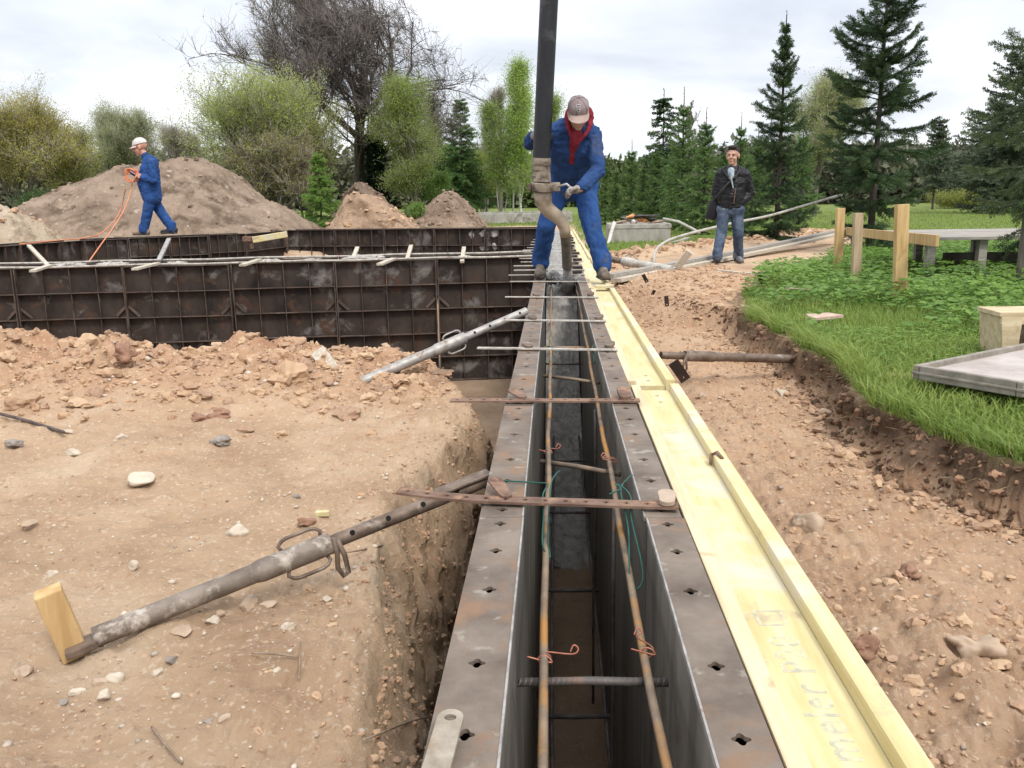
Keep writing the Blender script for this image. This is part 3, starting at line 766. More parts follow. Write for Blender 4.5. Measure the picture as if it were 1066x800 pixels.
run(ELL, EL, 5, 5, 1.5, 2, '', 'far wall panel coming towards the viewer at the left edge, %s of two', 'panels at the left end of the far wall')
run(E0, E1, 5, 1, 1.5, 1, '', 'narrow rusty closing panel behind the yellow beam end, the %s beside the corner', 'closing panel of the far wall')
for a, b_, lab in ((E1, E2, 'right'), (EL, E0, 'middle'), (ELL, EL, 'left')):
    d = (b_-a).normalized(); nn = Vector((-d.y, d.x, 0))
    t = rib_panel('formwork_panel', (b_-a).length-.02, 1.5, 8, 5, False)
    p = b_+nn*.45; t.location = (p.x, p.y, FZ+.004); t.rotation_euler = (0, 0, math.atan2(d.y, d.x)+math.pi)
    t['label'] = 'back form of the %s stretch of the far wall, only its top edge seen' % lab; t['category'] = 'form panel'
# dried splashes of concrete on the far right panels
for i, (px, py) in enumerate(((491, 245), (503, 244), (516, 244), (505, 258), (515, 258))):
    f = (px-298)/262.; p = E1+(E2-E1)*f; pz = at_y(px, py, p.y-.01)
    d = (E2-E1).normalized()
    v, fc, _t = rocks(np.zeros((1, 3)), np.array([.062]), 3, 1, .5, .5); v[:, 1] *= .12; v[:, 2] *= 1.
    tag(link('cement_lump', npmesh('cement_lump', v, fc, smooth=True), conc_splash, None, (pz.x, p.y+.055, pz.z)), 'pale cement splash on the far cross wall, %s of five from left and top' % ORD[i+1], 'cement', 'cement splashes on the far cross wall')
# yellow beam end at the corner
t = thing('beam_end', 'short yellow timber beam with a rusty clamp lying on the corner of the far wall', 'beam', at_y(275, 249, E0.y-.15))
r = MB(); A = at_y(263, 250, E0.y-.25); B = at_y(299, 244, E0.y-.1); r.bar(A, B, .10, .10, .01); r.build('beam', wood_y, t)
r = MB(); r.box(at_y(258, 249, E0.y-.25), (.16, .1, .08), bev=.01); r.box(at_y(262, 254, E0.y-.22), (.05, .08, .16), bev=.01); r.build('clamp', rusty, t, False)

# ------------------------------------------------------------------ flat ties across the channel
def clover_bar(name, A, B, w, th, n, mat_, parent=None, bend=0.0):
    A = Vector(A); B = Vector(B); d = B-A; L = d.length
    M = frame(d, (0, 0, 1)); q = MB()
    q.plate(-w/2, w/2, (0, L), [L*(i+.5)/n for i in range(n)], th/2, th, .0062, M, A)
    if bend:
        q.v = [(p[0], p[1], p[2]+bend*max(0, ((Vector(p)-B).length/L-.62))**2*6) for p in q.v]
    return q.build(name, mat_, parent)
def wedge_mb(c, L, w, th, ang, tilt=0.15):
    q = MB(); M = Matrix.Rotation(ang, 3, 'Z') @ Matrix.Rotation(tilt, 3, 'X')
    n = 10; prof = []
    for k in range(n+1): a = math.pi*k/n; prof.append((math.cos(a)*w/2, L/2-w/2+math.sin(a)*w/2))
    for k in range(n+1): a = math.pi+math.pi*k/n; prof.append((math.cos(a)*w*.42, -L/2+w*.42+math.sin(a)*w*.42))
    nn = len(prof)
    vs = [M @ Vector((x, y, s_*th/2))+Vector(c) for s_ in (1, -1) for x, y in prof]
    fs = [tuple(range(nn)), tuple(range(2*nn-1, nn-1, -1))]+[(k, nn+k, nn+(k+1) % nn, (k+1) % nn) for k in range(nn)]
    q.add(vs, fs); return q
ties = [(415, 516.5, 706, 526, 1.955, 14, 'rusty'), (469, 416.5, 666, 416.5, 3.0, 14, 'rusty'), (497, 362, 643, 364, 4.08, 12, 'pale'), (525, 333, 631, 334, 5.05, 10, 'pale'), (526, 309, 623, 309.5, 6.27, 9, 'pale'), (531, 293, 614, 293, 7.43, 8, 'pale')]
words = ['the nearest, rusty and bent up at its left end', 'second one, brown, next beyond the nearest', 'third from the viewer, with a pale left end', 'fourth from the viewer, pale', 'fifth from the viewer, thin and pale', 'sixth, last one before the worker\'s boots']
for i, (xa, ya, xb, yb, Yd, n, mk) in enumerate(ties):
    A = at_z(xa, ya, .012); B = at_z(xb, yb, .012)
    t = thing('flat_tie', 'flat steel tie across the channel, '+words[i], 'form tie', (0.06, Yd, .008), 'flat ties across the channel')
    A.z = .010; B.z = .010
    clover_bar('punched_bar', A, B, .042 if i < 2 else .034, .006, n, rusty if i < 2 else pale_tie, t, .018 if i == 0 else 0)
    if i == 0:
        wedge_mb((-.135, 2.02, .022), .115, .036, .006, R(22), .12).build('wedge', rusty, t)
        wedge_mb((.262, 1.945, .024), .075, .042, .010, R(-6), .1).build('wedge', pm('tan_wedge', (.30, .225, .16), (.42, .33, .25), 14, rough=.75), t)
    elif i == 1:
        wedge_mb((-.135, 3.06, .022), .10, .045, .006, R(30), .12).build('wedge', rusty, t)
        wedge_mb((.25, 3.05, .024), .12, .05, .012, R(0), .1).build('wedge', rusty, t)
    elif i < 5:
        wedge_mb((-.13, Yd+.03, .022), .08, .05, .012, R(15), .1).build('wedge', tube_rust, t)
        wedge_mb((.262, Yd+.03, .022), .09, .05, .014, R(-10), .1).build('wedge', tube_rust, t)
t = thing('flat_tie', 'punched', 'form tie')
# beyond the worker the ties follow one another closely
k = 0
yy = 8.05
A_, B_ = (-.36, 0, 0), (.36, 0, 0)
r = MB(); r.box((-.02, 0, .008), (.70, .045, .008)); r.build('punched_bar', pale_tie, t)
r = MB(); r.box((.26, .02, .025), (.10, .05, .03), bev=.006); r.build('wedge', dark_rust, t)
proto = t
while yy < 19.5:
    c_ = proto if k == 0 else copy_tree(proto)
    c_.location = (rng.uniform(-.06, .03), yy, .003)
    c_['label'] = 'narrow tie across the filled channel behind the worker, %s beyond his boots' % ORD[min(k+1, 20)]
    c_['group'] = 'ties behind the worker'
    yy += .55 if k < 8 else .8; k += 1

# ------------------------------------------------------------------ wet concrete in the channel
CP = [(4.80, -1.47), (4.95, -1.39), (5.4, -1.30), (6.0, -1.12), (6.5, -.92), (7.0, -.62), (7.3, -.40), (7.6, -.2), (7.85, -.07), (8.2, -.05), (20.2, -.06)]
ys = np.concatenate([np.linspace(4.8, 8.4, 240), np.linspace(8.45, 20.2, 120)]); xs = np.linspace(WLI+.006, WRI-.006, 26)
XX, YY = np.meshgrid(xs, ys)
edge = .16*fbm(XX*6, YY*0, 2.2, 3)
ZZ = interp((YY+edge*(YY < 6)).ravel(), CP).reshape(XX.shape)+.028*fbm(XX*11, YY*11, 1.0, 4, .6, True)*(1+.8*(YY > 6.6)*(YY < 8.4))+.008*fbm(XX*45, YY*45, 1.0, 2, .6)
cm, t, b, o = nodes('wet_concrete')
c = ramp(t, nz(t, 14, 7, .65), [(.35, (.17, .16, .145)), (.65, (.34, .32, .29))])
t.links.new(c, b.inputs['Base Color'])
t.links.new(ramp(t, nz(t, 8, 5, .6), [(.4, (.14,)*3), (.6, (.62,)*3)]), b.inputs['Roughness'])
bump(t, b, nz(t, 60, 6, .7), .6, .012)
ny_, nx_ = XX.shape; ii = np.arange(ny_*nx_).reshape(ny_, nx_)
FF = np.stack([ii[:-1, :-1].ravel(), ii[:-1, 1:].ravel(), ii[1:, 1:].ravel(), ii[1:, :-1].ravel()], 1)
tag(link('wet_concrete', npmesh('wet_concrete', np.stack([XX.ravel(), YY.ravel(), ZZ.ravel()], 1), FF, smooth=True), cm), kind='stuff')
# lumps around the outlet
for i, (x, y, s, wd) in enumerate(((.0, 7.95, .085, 'left of the outlet, by the boot'), (.12, 7.78, .07, 'right below the outlet'), (.215, 8.05, .055, 'on the right flange behind the outlet'))):
    v, fc, _t = rocks(np.array([[0, 0, 0.], [.05, .03, 0], [-.05, .02, .01]]), np.array([s, s*.7, s*.6]), 3, .7, .4)
    tag(link('wet_concrete_heap', npmesh('wet_concrete_heap', v, fc, smooth=True), cm, None, (x, y, -.03)), 'glossy dark heap of wet concrete '+wd, 'concrete', 'heaps of wet concrete at the outlet')

# ------------------------------------------------------------------ reinforcement
def rebar(A, B, r, m_, label, ribs=True, wob=.004):
    A = Vector(A); B = Vector(B); L = (B-A).length; q = MB()
    n = max(2, int(L/.25)); pts = [A+(B-A)*(k/n)+Vector((rng.uniform(-1, 1), 0, rng.uniform(-1, 1)))*wob*(0 < k < n) for k in range(n+1)]
    q.tube(pts, r, 10)
    if ribs:
        M = frame(B-A); stp = .0095; cnt = int(min(L, 3.2)/stp)
        for k in range(cnt):
            f = k*stp/L; c = A+(B-A)*f; kk = min(int(f*n), n-1); ff = f*n-kk; c = pts[kk]+(pts[kk+1]-pts[kk])*ff
            ring = []; m6 = 8
            for s_, rr in ((-.0018, r*.98), (0, r*1.10), (.0018, r*.98)):
                for j in range(m6):
                    a = 2*math.pi*j/m6; ring.append(c+M @ Vector((math.cos(a)*rr, s_+math.sin(a)*.003, math.sin(a)*rr)))
            q.add(ring, [(u*m6+j, u*m6+(j+1) % m6, (u+1)*m6+(j+1) % m6, (u+1)*m6+j) for u in (0, 1) for j in range(m6)])
    return tag(q.build('rebar', m_, None, True, (A+B)/2), label, 'rebar')
rebar((-.021, .55, -.075), (-.024, 7.9, -.075), .0075, rebar_m, 'long rusty rebar running along the left half of the channel')
rebar((.152, .55, -.085), (.196, 7.8, -.065), .0075, rebar_m, 'long rusty rebar running along the right half of the channel')
rebar((-.064, 1.355, -.103), (.193, 1.36, -.103), .0075, rebar_dark, 'short ribbed cross bar under the two long rebars, nearest the viewer')
rebar((-.045, 2.62, -.098), (.196, 2.50, -.102), .0075, rebar_m, 'short cross bar slanting under the long rebars beyond the nearest tie')
rebar((-.05, 3.95, -.098), (.20, 3.80, -.10), .0075, rebar_m, 'short cross bar slanting under the long rebars between second and third tie', False)
rebar((-.06, 4.75, -.10), (.20, 4.72, -.10), .0075, rebar_m, 'short cross bar under the long rebars before the fourth tie', False)
for i, (px0, px1, py, z, wd) in enumerate(((563, 638, 746, -1.0, 'lowest in the picture'), (572, 634, 615, -1.0, 'second from the bottom of the picture'), (571, 616, 534, -1.0, 'seen just under the nearest tie'), (570, 612, 480, -.9, 'beyond the nearest tie, above the wet concrete'), (566, 610, 379, -.45, 'beyond the third tie'))):
    A = at_z(px0-4, py, z); B = at_z(px1+6, py, z); A.x = max(A.x, WLI+.012); B.x = min(B.x, WRI-.012)
    rebar(A, B, .0075, rebar_dark, 'dark cross bar deep in the channel, '+wd, i < 2)
for i, (x, z) in enumerate(((-.02, -1.02), (.165, -1.02))):
    rebar((x, .6, z), (x+.01, 6.2, z), .007, rebar_dark, 'dark rebar deep in the channel, the %s one' % ('left', 'right')[i], False)
for i in range(2):
    rebar((.155, 2.2+i*1.1, -1.38), (.158, 2.2+i*1.1, -.1), .006, rebar_dark, 'dark upright bar in the channel by the right form face, %s of two' % ('nearer', 'farther')[i], False)
def wire(pts, m_, label, r=.0016, name='tie_wire'):
    q = MB(); P = [Vector(p) for p in pts]; out = []
    for i in range(len(P)-1):                       # rounded path
        p0 = P[max(i-1, 0)]; p1 = P[i]; p2 = P[i+1]; p3 = P[min(i+2, len(P)-1)]
        for k in range(6):
            s = k/6; out.append(.5*((2*p1)+(p2-p0)*s+(2*p0-5*p1+4*p2-p3)*s*s+(3*p1-p0-3*p2+p3)*s**3))
    out.append(P[-1]); q.tube(out, r, 6)
    return tag(q.build(name, m_, None, True, P[0]), label, 'wire')
def loopwire(c, d, m_, label, tail):
    c = Vector(c); pts = [c+Vector((-.03, -.01, .012))]
    for k in range(9): a = k/8*2*math.pi*1.2; pts.append(c+Vector((math.cos(a)*.0115, .002*k-.008, math.sin(a)*.0115)))
    pts += [c+Vector(tail), c+Vector(tail)+Vector((.010, .004, .008)), c+Vector(tail)+Vector((.002, .006, .014)), c+Vector(tail)+Vector((-.004, 0, .004))]
    return wire(pts, m_, label, .0015)
loopwire((-.021, 1.39, -.080), 0, copper_wire, 'reddish tie wire knotted on the left long rebar near the viewer', (.05, .0, .012))
loopwire((.163, 1.42, -.080), 0, copper_wire, 'reddish tie wire knotted on the right long rebar near the viewer', (-.02, .0, .03))
loopwire((-.023, 2.66, -.080), 0, copper_wire, 'reddish tie wire knotted on the left long rebar beyond the nearest tie', (.03, 0, .012))
loopwire((.175, 2.56, -.080), 0, copper_wire, 'reddish tie wire knotted on the right long rebar beyond the nearest tie', (-.03, 0, .012))
wire([(-.13, 2.125, .004), (-.09, 2.12, .004), (-.045, 2.11, .004), (-.018, 2.08, .01), (-.03, 2.0, .012), (-.028, 1.93, -.01), (-.03, 1.86, -.06), (-.012, 1.83, -.078), (-.018, 1.90, -.06), (-.012, 2.06, .008), (.0, 2.15, .012), (.012, 2.19, .01)], green_wire, 'green wire from the left flange twisted round the nearest tie', .0019)
wire([(.13, 1.99, .016), (.16, 2.03, .016), (.15, 2.07, .014), (.165, 2.04, .018), (.18, 1.97, .015), (.175, 1.90, -.01), (.185, 1.72, -.06), (.17, 1.68, -.082), (.158, 1.72, -.08), (.165, 1.86, -.02), (.16, 2.02, .014), (.185, 2.12, .012), (.20, 2.15, .012)], green_wire, 'green wire loop hanging from the nearest tie on the right long rebar', .0019)
wire([(-.06, 4.10, .0), (-.02, 4.12, .012), (.0, 4.02, -.05), (-.02, 4.3, .01)], green_wire, 'green wire by the third tie on the left', .0022)
wire([(.20, 4.2, .004), (.18, 4.08, .014), (.19, 4.0, -.05), (.22, 4.4, .004)], green_wire, 'green wire by the third tie on the right', .0022)
t = thing('tie_wedge', 'pale worn steel wedge with a round eye lying loose on the left flange', 'wedge', (-.166, 1.0, .008))
r = MB(); r.plate_eye(.036, .20, .0085, .006, Matrix.Rotation(R(-4), 3, 'Z') @ Matrix.Rotation(R(4), 3, 'X'), (-.158, .875, .006))
r.build('wedge_plate', pm('worn_pale_steel', (.24, .20, .15), (.38, .335, .27), 30, rough=.6, metal=.2, spots=(.3, .18, .08), spot_scale=22), t)

# ------------------------------------------------------------------ yellow timber beams beside the channel
def beam(y0, y1, dx, dz, label):
    t = thing('timber_beam', label, 'beam', (.387+dx, y0, dz), 'yellow timber beams beside the channel')
    def rail(x0, x1, zt, zb, nm, m_, bev):
        q = MB(); q.box(((x0+x1)/2+dx, (y0+y1)/2, (zt+zb)/2+dz), (x1-x0, y1-y0, zt-zb), bev=bev); return q.build(nm, m_, t)
    rail(.296, .330, -.004, -.078, 'flange', wood_edge, .004); rail(.445, .483, .002, -.078, 'flange', wood_y, .007)
    q = MB(); yh = [y0+.10, y0+.2, y1-.2, y1-.1] if y1-y0 > 1 else [y0+.1]
    q.plate(.331, .444, (y0+.004, y1-.004), [h for h in yh], -.026+0, .028, .010, None, (dx, 0, dz)); q.build('web', wood_y, t)
    return t
b1 = beam(-.35, 3.32, 0, 0, 'nearest yellow timber beam beside the channel, with faded lettering')
beam(3.37, 6.86, -.008, .006, 'second yellow timber beam beside the channel, its end butting the nearest beam')
beam(6.95, 10.4, -.02, .004, 'third yellow timber beam, under the worker\'s right-hand boot in the picture')
beam(10.45, 13.9, -.03, .0, 'fourth yellow timber beam, passing behind the worker\'s legs')
beam(13.95, 19.5, -.04, .0, 'farthest yellow timber beam behind the worker')
q = MB(); q.box((.40, 6.94, .012), (.15, .09, .022), bev=.003); tag(q.build('wood_offcut', wood_y, None, False, (.40, 6.94, 0)), 'small yellow wood block laid over the joint of two beams by the boot', 'board')
letm, tt_, bb_, oo_ = nodes('faded_print')
cc = ramp(tt_, nz(tt_, 45, 5, .65), [(.40, (.54, .49, .31)), (.60, (.36, .345, .26))])
tt_.links.new(cc, bb_.inputs['Base Color']); bb_.inputs['Roughness'].default_value = .8
def lettering(txt, y, x, size, parent):
    cu = bpy.data.curves.new('lettering', 'FONT'); cu.body = txt; cu.size = size; cu.extrude = .0002; cu.space_character = 1.12; cu.offset = .0006
    o = bpy.data.objects.new('lettering', cu); col.objects.link(o)
    o.rotation_euler = (0, 0, math.pi/2); bpy.context.view_layer.update()
    me = bpy.data.meshes.new_from_object(o.evaluated_get(bpy.context.evaluated_depsgraph_get()))
    me.transform(Matrix.Rotation(math.pi/2, 4, 'Z')); bpy.data.objects.remove(o)
    ob = link('lettering', me, letm, parent); ob.location = Vector((x, y, -.02585))-Vector(parent.location)
    return ob
lettering('nmeler P20', 1.0, .412, .074, b1)
q = MB()
for (ya, yb, xa, xb) in ((1.420, 1.426, .358, .410), (1.472, 1.478, .358, .410), (1.4262, 1.4718, .404, .410), (1.4262, 1.4718, .358, .364)):
    q.box(((xa+xb)/2, (ya+yb)/2, -.0259), (xb-xa, yb-ya, .0006))
q.build('printed_square', letm, b1)
# clip plates that stick out behind the beams
for i, (px, py, Yd, s, wd) in enumerate(((709, 389, 4.0, .95, 'nearest one, tilted, with a small hole'), (694, 315, 6.2, .55, 'second from the viewer'), (680, 305, 6.75, .4, 'third from the viewer'), (672, 291, 7.6, .6, 'farthest one, by the boot'))):
    p = at_y(px, py, Yd)
    q = MB(); M = Matrix.Rotation(R((-35, -10, 20, -30)[i]), 3, 'Y') @ Matrix.Rotation(R((-58, -66, -40, -60)[i]), 3, 'X')
    q.plate(-.027*s, .027*s, (-.10*s, .055*s), [.03*s], 0, .006, .006, M, p)
    tag(q.build('clip_plate', dark_rust, None, False, p), 'dark clip plate sticking up beside the yellow beams, '+wd, 'clip', 'clip plates beside the beams')
# ------------------------------------------------------------------ push-pull props
def prop(foot, top, split, ro, ri, mo, mi, label, hside=1, pin=True, grip=True, holes=8):
    foot = Vector(foot); top = Vector(top); d = top-foot; L = d.length; M = frame(d); S = foot+d*split
    t = thing('push_pull_prop', label, 'prop', foot)
    X, D, U = M.col[0], M.col[1], M.col[2]
    q = MB(); q.tube([foot, S-D*.20], ro, 16); q.build('outer_tube', mo, t, 'auto')
    q = MB(); q.tube([S-D*.21, S-D*.19, S-D*.02, S], [ro*1.0, ro*1.18, ro*1.18, ro*1.12], 16); q.build('collar', mo, t, 'auto')
    q = MB(); q.tube([S-D*.1, top], ri, 16)
    # pin holes on the side that faces the viewer
    side = Vector((0, 0, CAM_H))-S; side -= D*side.dot(D); side.normalize(); side2 = side.cross(D)
    hv = (side*.8+side2*(.25 if side2.z > 0 else -.25)-U*.1).normalized()
    for k in range(holes):
        c = S+D*(.06+.105*k)
        if (c-foot).length > L-.03: break
        q.tube([c+hv*(ri-.006), c+hv*(ri+.0012)], .0075, 10, 1)
    q.build('inner_tube', [mi, black_hole], t, 'auto')
    r = .0052
    for sg in ((1, -1) if grip else ()):
        q = MB(); a = S-D*.125+side2*sg*ro*1.05; b_ = S-D*.02+side2*sg*ro*1.05
        q.tube([a, a+side2*sg*.014-D*.006, a+side2*sg*.024+D*.006, a+side2*sg*.028+D*.02, b_+side2*sg*.028-D*.02, b_+side2*sg*.024-D*.006, b_+side2*sg*.014+D*.004, b_], r, 7)
        q.build('handle', mi if mo is not galv else galv, t, True)
    if pin:
        q = MB(); c = S+D*.005
        q.tube([c+side*ro*1.2+U*.01, c+side*(ro*1.3)-U*.03, c+side*ro*1.25-U*.075-D*.01, c+side*ro*1.1-U*.105, c+side*ro*1.2-U*.10+D*.014, c+side*ro*1.35-U*.05+D*.016, c+side*ro*1.4+U*.0+D*.008], .007, 8)
        q.build('locking_pin', tube_rust, t, True)
    return t
f1 = at_z(98, 664, -.30); p1 = at_x(505, 501, -.203)
t = prop(f1, p1, .56, .0255, .0192, pm('mud_stained_tube', (.10, .075, .058), (.27, .225, .185), 9, rough=.65, metal=.2, bs=120, spots=(.44, .39, .33), spot_scale=16, spot_at=.57), tube_rust, 'long rusty push pull prop nearest the viewer, from the wooden stake to the channel', 1)
q = MB(); M = frame(p1-f1); q.box(p1-(p1-f1).normalized()*.07+Vector((0, 0, .022)), (.05, .17, .007), M, .002); q.build('end_plate', tube_rust, t)
q = MB(); q.box(f1-(p1-f1).normalized()*.03-Vector((0, 0, .008)), (.06, .07, .02), M, .004); q.build('foot', tube_rust, t)
f2 = at_z(372, 400, -.30); p2 = at_y(548, 324, 5.25)
prop(f2, p2, .62, .030, .024, galv, galv, 'grey galvanised push pull prop between the bank and the channel, before the cross wall', 1, False)
f3 = at_y(853, 375, 5.35); p3 = at_y(688, 370, 4.95)
t = prop(f3, p3, .86, .027, .022, tube_rust, tube_rust, 'dark brown prop lying level from the yellow beam to the turf cut on the right', 1, True, False, holes=0)
q = MB(); q.tube([f3-(p3-f3).normalized()*.01, f3+(p3-f3).normalized()*.12], .0335, 14); q.build('end_sleeve', tube_rust, t, 'auto')
f4 = at_z(699, 281, -.24); p4 = at_y(612, 266, 12.6)
t = prop(f4, p4, .55, .055, .042, plastic_grey, tube_rust, 'grey prop lying in the dirt right of the pumping worker\'s legs', 1, False, holes=0)

# ------------------------------------------------------------------ stakes and boards
def stake(top, bot, w, d_, label, m_=None, roll=0.0, name='stake'):
    q = MB(); a = Vector(top); b_ = Vector(bot); a2 = a; q.bar(b_, a2, w, d_, .004, upv=(math.sin(roll), -math.cos(roll), .1))
    return tag(q.build(name, m_ or wood_stake, None, False, b_), label, 'stake')
ft = at_z(74, 674, -.325); tp = at_y(49, 615, ft.y-.03)
stake(tp, ft+Vector((.01, 0, -.02)), .060, .048, 'short square wooden stake driven into the sand at the foot of the nearest rusty prop', None, .55)
ft = at_z(356, 405, -.31); tp = at_y(331, 366, 5.0)
stake(tp, ft+Vector((.05, 0, -.04)), .09, .03, 'leaning wooden board stake at the foot of the grey galvanised prop', wood_pale, .3)
ft = at_y(705, 279, 11.6); tp = at_y(718, 262, 11.5)
stake(tp, ft, .09, .05, 'stubby wooden stake at the end of the grey prop on the right', wood_pale, 0)
def plank(A, B, w, h, m_, label, name='plank', up=(0, 0, 1)):
    q = MB(); A = Vector(A); B = Vector(B); n = 6
    prev = None
    M = frame(B-A, up); hw, hh = w/2, h/2; vs = []; fs = []
    for k in range(n+1):
        c = A+(B-A)*(k/n)+Vector((0, 0, -.02*math.sin(math.pi*k/n)))
        for sx, sz in ((-1, -1), (1, -1), (1, 1), (-1, 1)): vs.append(c+M @ Vector((sx*hw, 0, sz*hh)))
    for k in range(n):
        for j in range(4): fs.append((k*4+j, k*4+(j+1) % 4, k*4+4+(j+1) % 4, k*4+4+j))
    fs += [(3, 2, 1, 0), tuple(n*4+j for j in range(4))]
    q.add(vs, fs)
    return tag(q.build(name, m_, None, False, (A+B)/2), label, 'plank')
A = at_z(640, 292, -.27); B = at_z(872, 244, -.14)
plank(A, B, .17, .045, wood_pale, 'long pale plank on the dirt behind the jacketed man, lower of the pair')
plank(A+Vector((-.06, .06, .048)), B+Vector((-.10, .06, .050)), .11, .045, wood_grey, 'long grey plank lying on the pale one behind the man in the black jacket')
plank(at_z(748, 282, -.24), at_z(838, 287, -.19), .07, .03, wood_pale, 'thin pale lath in the turf edge in front of the man\'s feet')
plank(at_z(699, 254, -.33), at_z(716, 249, -.33), .14, .09, wood_grey, 'short grey board on the lawn right of the concrete tank', 'board')
# bent plastic pipe
pts = [(681, 274, 13.3), (681, 266, 13.4), (685, 258, 13.6), (695, 251, 13.8), (712, 245, 14.1), (735, 239, 14.5), (765, 232, 15.0), (800, 225, 15.5), (835, 215, 16.2), (862, 207, 16.6), (876, 203, 17.0)]
q = MB(); P = [at_y(*p) for p in pts]; P2 = []
for i in range(len(P)-1):
    p0, p1_, p2_, p3_ = P[max(i-1, 0)], P[i], P[i+1], P[min(i+2, len(P)-1)]
    for k in range(5):
        s = k/5; P2.append(.5*((2*p1_)+(p2_-p0)*s+(2*p0-5*p1_+4*p2_-p3_)*s*s+(3*p1_-p0-3*p2_+p3_)*s**3))
P2.append(P[-1]); q.tube(P2, .022, 10)
tag(q.build('plastic_pipe', plastic_grey, None, True, P2[0]), 'grey bent plastic pipe rising from the dirt and passing behind the jacketed man', 'pipe')
pts = [(690, 228, 19), (706, 231, 19), (722, 239, 18.6), (728, 243, 18.4)]
q = MB(); q.tube([at_y(*p) for p in pts], .03, 8)
tag(q.build('plastic_pipe', plastic_grey, None, True, at_y(706, 231, 19)), 'thin grey pipe end hanging over the right side of the concrete tank', 'pipe')

# ------------------------------------------------------------------ batter board in the turf
g1 = at_y(873, 279, 11.1); g2 = at_y(890, 292, 9.4); g3 = at_y(937, 311, 7.8)
t = thing('batter_board', 'batter board of three yellow posts and a nailed rail standing in the weeds', 'batter board', (g2.x, g2.y, -.3))
for (px, y0, y1, w, Yd, lean) in ((873.5, 217, 282, .105, 11.1, .02), (892, 222, 296, .095, 9.4, .02), (937.5, 213, 316, .115, 7.8, .03)):
    a = at_y(px+1.5, y0, Yd); b_ = at_y(px-1.5, y1, Yd); q = MB(); q.bar(b_, a, w, .05, .003, upv=(0.25, -1, 0)); q.build('post', wood_stake if w != .095 else pm('post_wood_grey', (.33, .24, .15), (.46, .35, .23), 5, (5, 5, .6), .8), t)
a = at_y(876, 241, 11.25); b_ = at_y(972, 251, 7.3); a.x += .07; b_.x += .03; q = MB(); q.bar(a, b_, .028, .095, .003); q.build('rail', wood_stake, t)

# ------------------------------------------------------------------ low plank bench
t = thing('plank_bench', 'low bench of weathered grey planks on stub legs under the spruce at the right', 'bench', at_z(1000, 275, -.28))
c0 = at_y(958, 249, 9.9); 
zt = c0.z; A = Vector((c0.x, 9.9, zt)); 
for k in range(10):
    q = MB(); q.box((A.x+1.35, 9.98+.205*k, zt+rng.uniform(-.004, .004)), (2.9+.1*rng.uniform(-1, 1), .195, .035), bev=.004); q.build('plank', wood_grey, t)
for x_ in (.06, .62, 1.35, 2.3):
    for yy_ in ((10.0, 11.7) if x_ != .06 else (10.0,)):
        q = MB(); q.box((A.x+x_+.1, yy_, (zt-.02-.36)/2), (.09, .09, zt-.02+.36), bev=.004); q.build('leg', wood_grey, t)
q = MB(); q.box((A.x+1.0, 10.44, zt-.25), (1.0, .04, .12), bev=.004); q.build('apron_board', pm('dark_old_board', (.05, .042, .036), (.11, .095, .08), 8, rough=.9), t)

# ------------------------------------------------------------------ form panel lying at the right edge, with a timber box on it
t = thing('lying_form_panel', 'aluminium framed form panel lying face up over the turf edge at the right', 'form panel', at_z(1000, 400, -.2))
zp = -.07
c1 = at_z(951, 380, zp); c2 = at_z(1052, 402, zp); c3 = at_z(1066, 357, zp); dxv = (c3-c1); dxv.z = 0; eu = dxv.normalized(); ev = Vector((eu.y, -eu.x, 0))
wv = abs((c2-c1).dot(ev)); fu = (c2-c1).dot(eu)
Mp = Matrix((eu, ev, Vector((0, 0, 1)))).transposed()
def PB(u, v, z): return Vector((c1.x, c1.y, zp))+eu*u+ev*v+Vector((0, 0, z))
alu = pm('worn_alu_frame', (.19, .168, .14), (.315, .28, .235), 14, rough=.7, metal=.1, bs=80, bst=.3, bd=.003, spots=(.24, .16, .11), spot_scale=9, spot_at=.63)
ply = pm('grey_pink_ply', (.33, .28, .25), (.46, .41, .375), 5, rough=.75, bs=60, spots=(.24, .20, .17), spot_scale=3, spot_at=.63)
LU = 1.5
for (u0, u1, v0, v1, nm) in ((0, LU, 0, .028, 'frame_rail'), (0, LU, wv-.028, wv, 'frame_rail'), (0, .028, .03, wv-.03, 'frame_rail'), (LU-.03, LU, .03, wv-.03, 'frame_rail')):
    q = MB(); q.box(PB((u0+u1)/2, (v0+v1)/2, -.033), (u1-u0, v1-v0, .066), Mp, .005); q.build(nm, alu, t)
    q = MB(); q.box(PB((u0+u1)/2, (v0+v1)/2+(.003 if v0 > .1 else -.003 if u1-u0 > .1 else 0), -.036), (u1-u0+.006, v1-v0+.006, .014), Mp, .004); q.build('frame_rib', alu, t)
q = MB(); q.box(PB(LU/2, wv/2, -.034), (LU-.05, wv-.05, .016), Mp); q.build('form_face', ply, t)
q = MB(); q.box(PB(.62, wv-.20, -.019), (.05, .07, .014), Mp, .004); q.build('clip', dark_rust, t)
for k in (.45, 1.2):
    q = MB(); zb = float(gz(PB(k, wv/2, 0).x, PB(k, wv/2, 0).y)); q.box(PB(k, wv*.42, (zb-zp-.085)/2-.0), (.09, wv*.8, abs(zb-zp+.085)+.02), Mp, .004)
    tag(q.build('timber_bearer', wood_pale, None, False, PB(k, wv*.42, -.12)), 'timber bearer under the lying form panel, %s one' % ('left', 'right')[k > 1], 'bearer')
bx = at_y(1030, 350, 4.85)
t = thing('timber_box', 'small yellow timber box with a cut out side standing behind the lying form panel', 'box', bx)
wb = pm('box_wood', (.42, .33, .19), (.60, .50, .33), 5, (.6, 6, 6), .7, 0, 40, .3, .003, (.30, .19, .1), 4, .62)
zt_, zb_ = bx.z+.145, float(gz(bx.x, bx.y))-.01
q = MB(); q.box((bx.x+.30, bx.y+.02, zt_-.012), (.62, .26, .025), bev=.004); q.build('lid', wb, t)
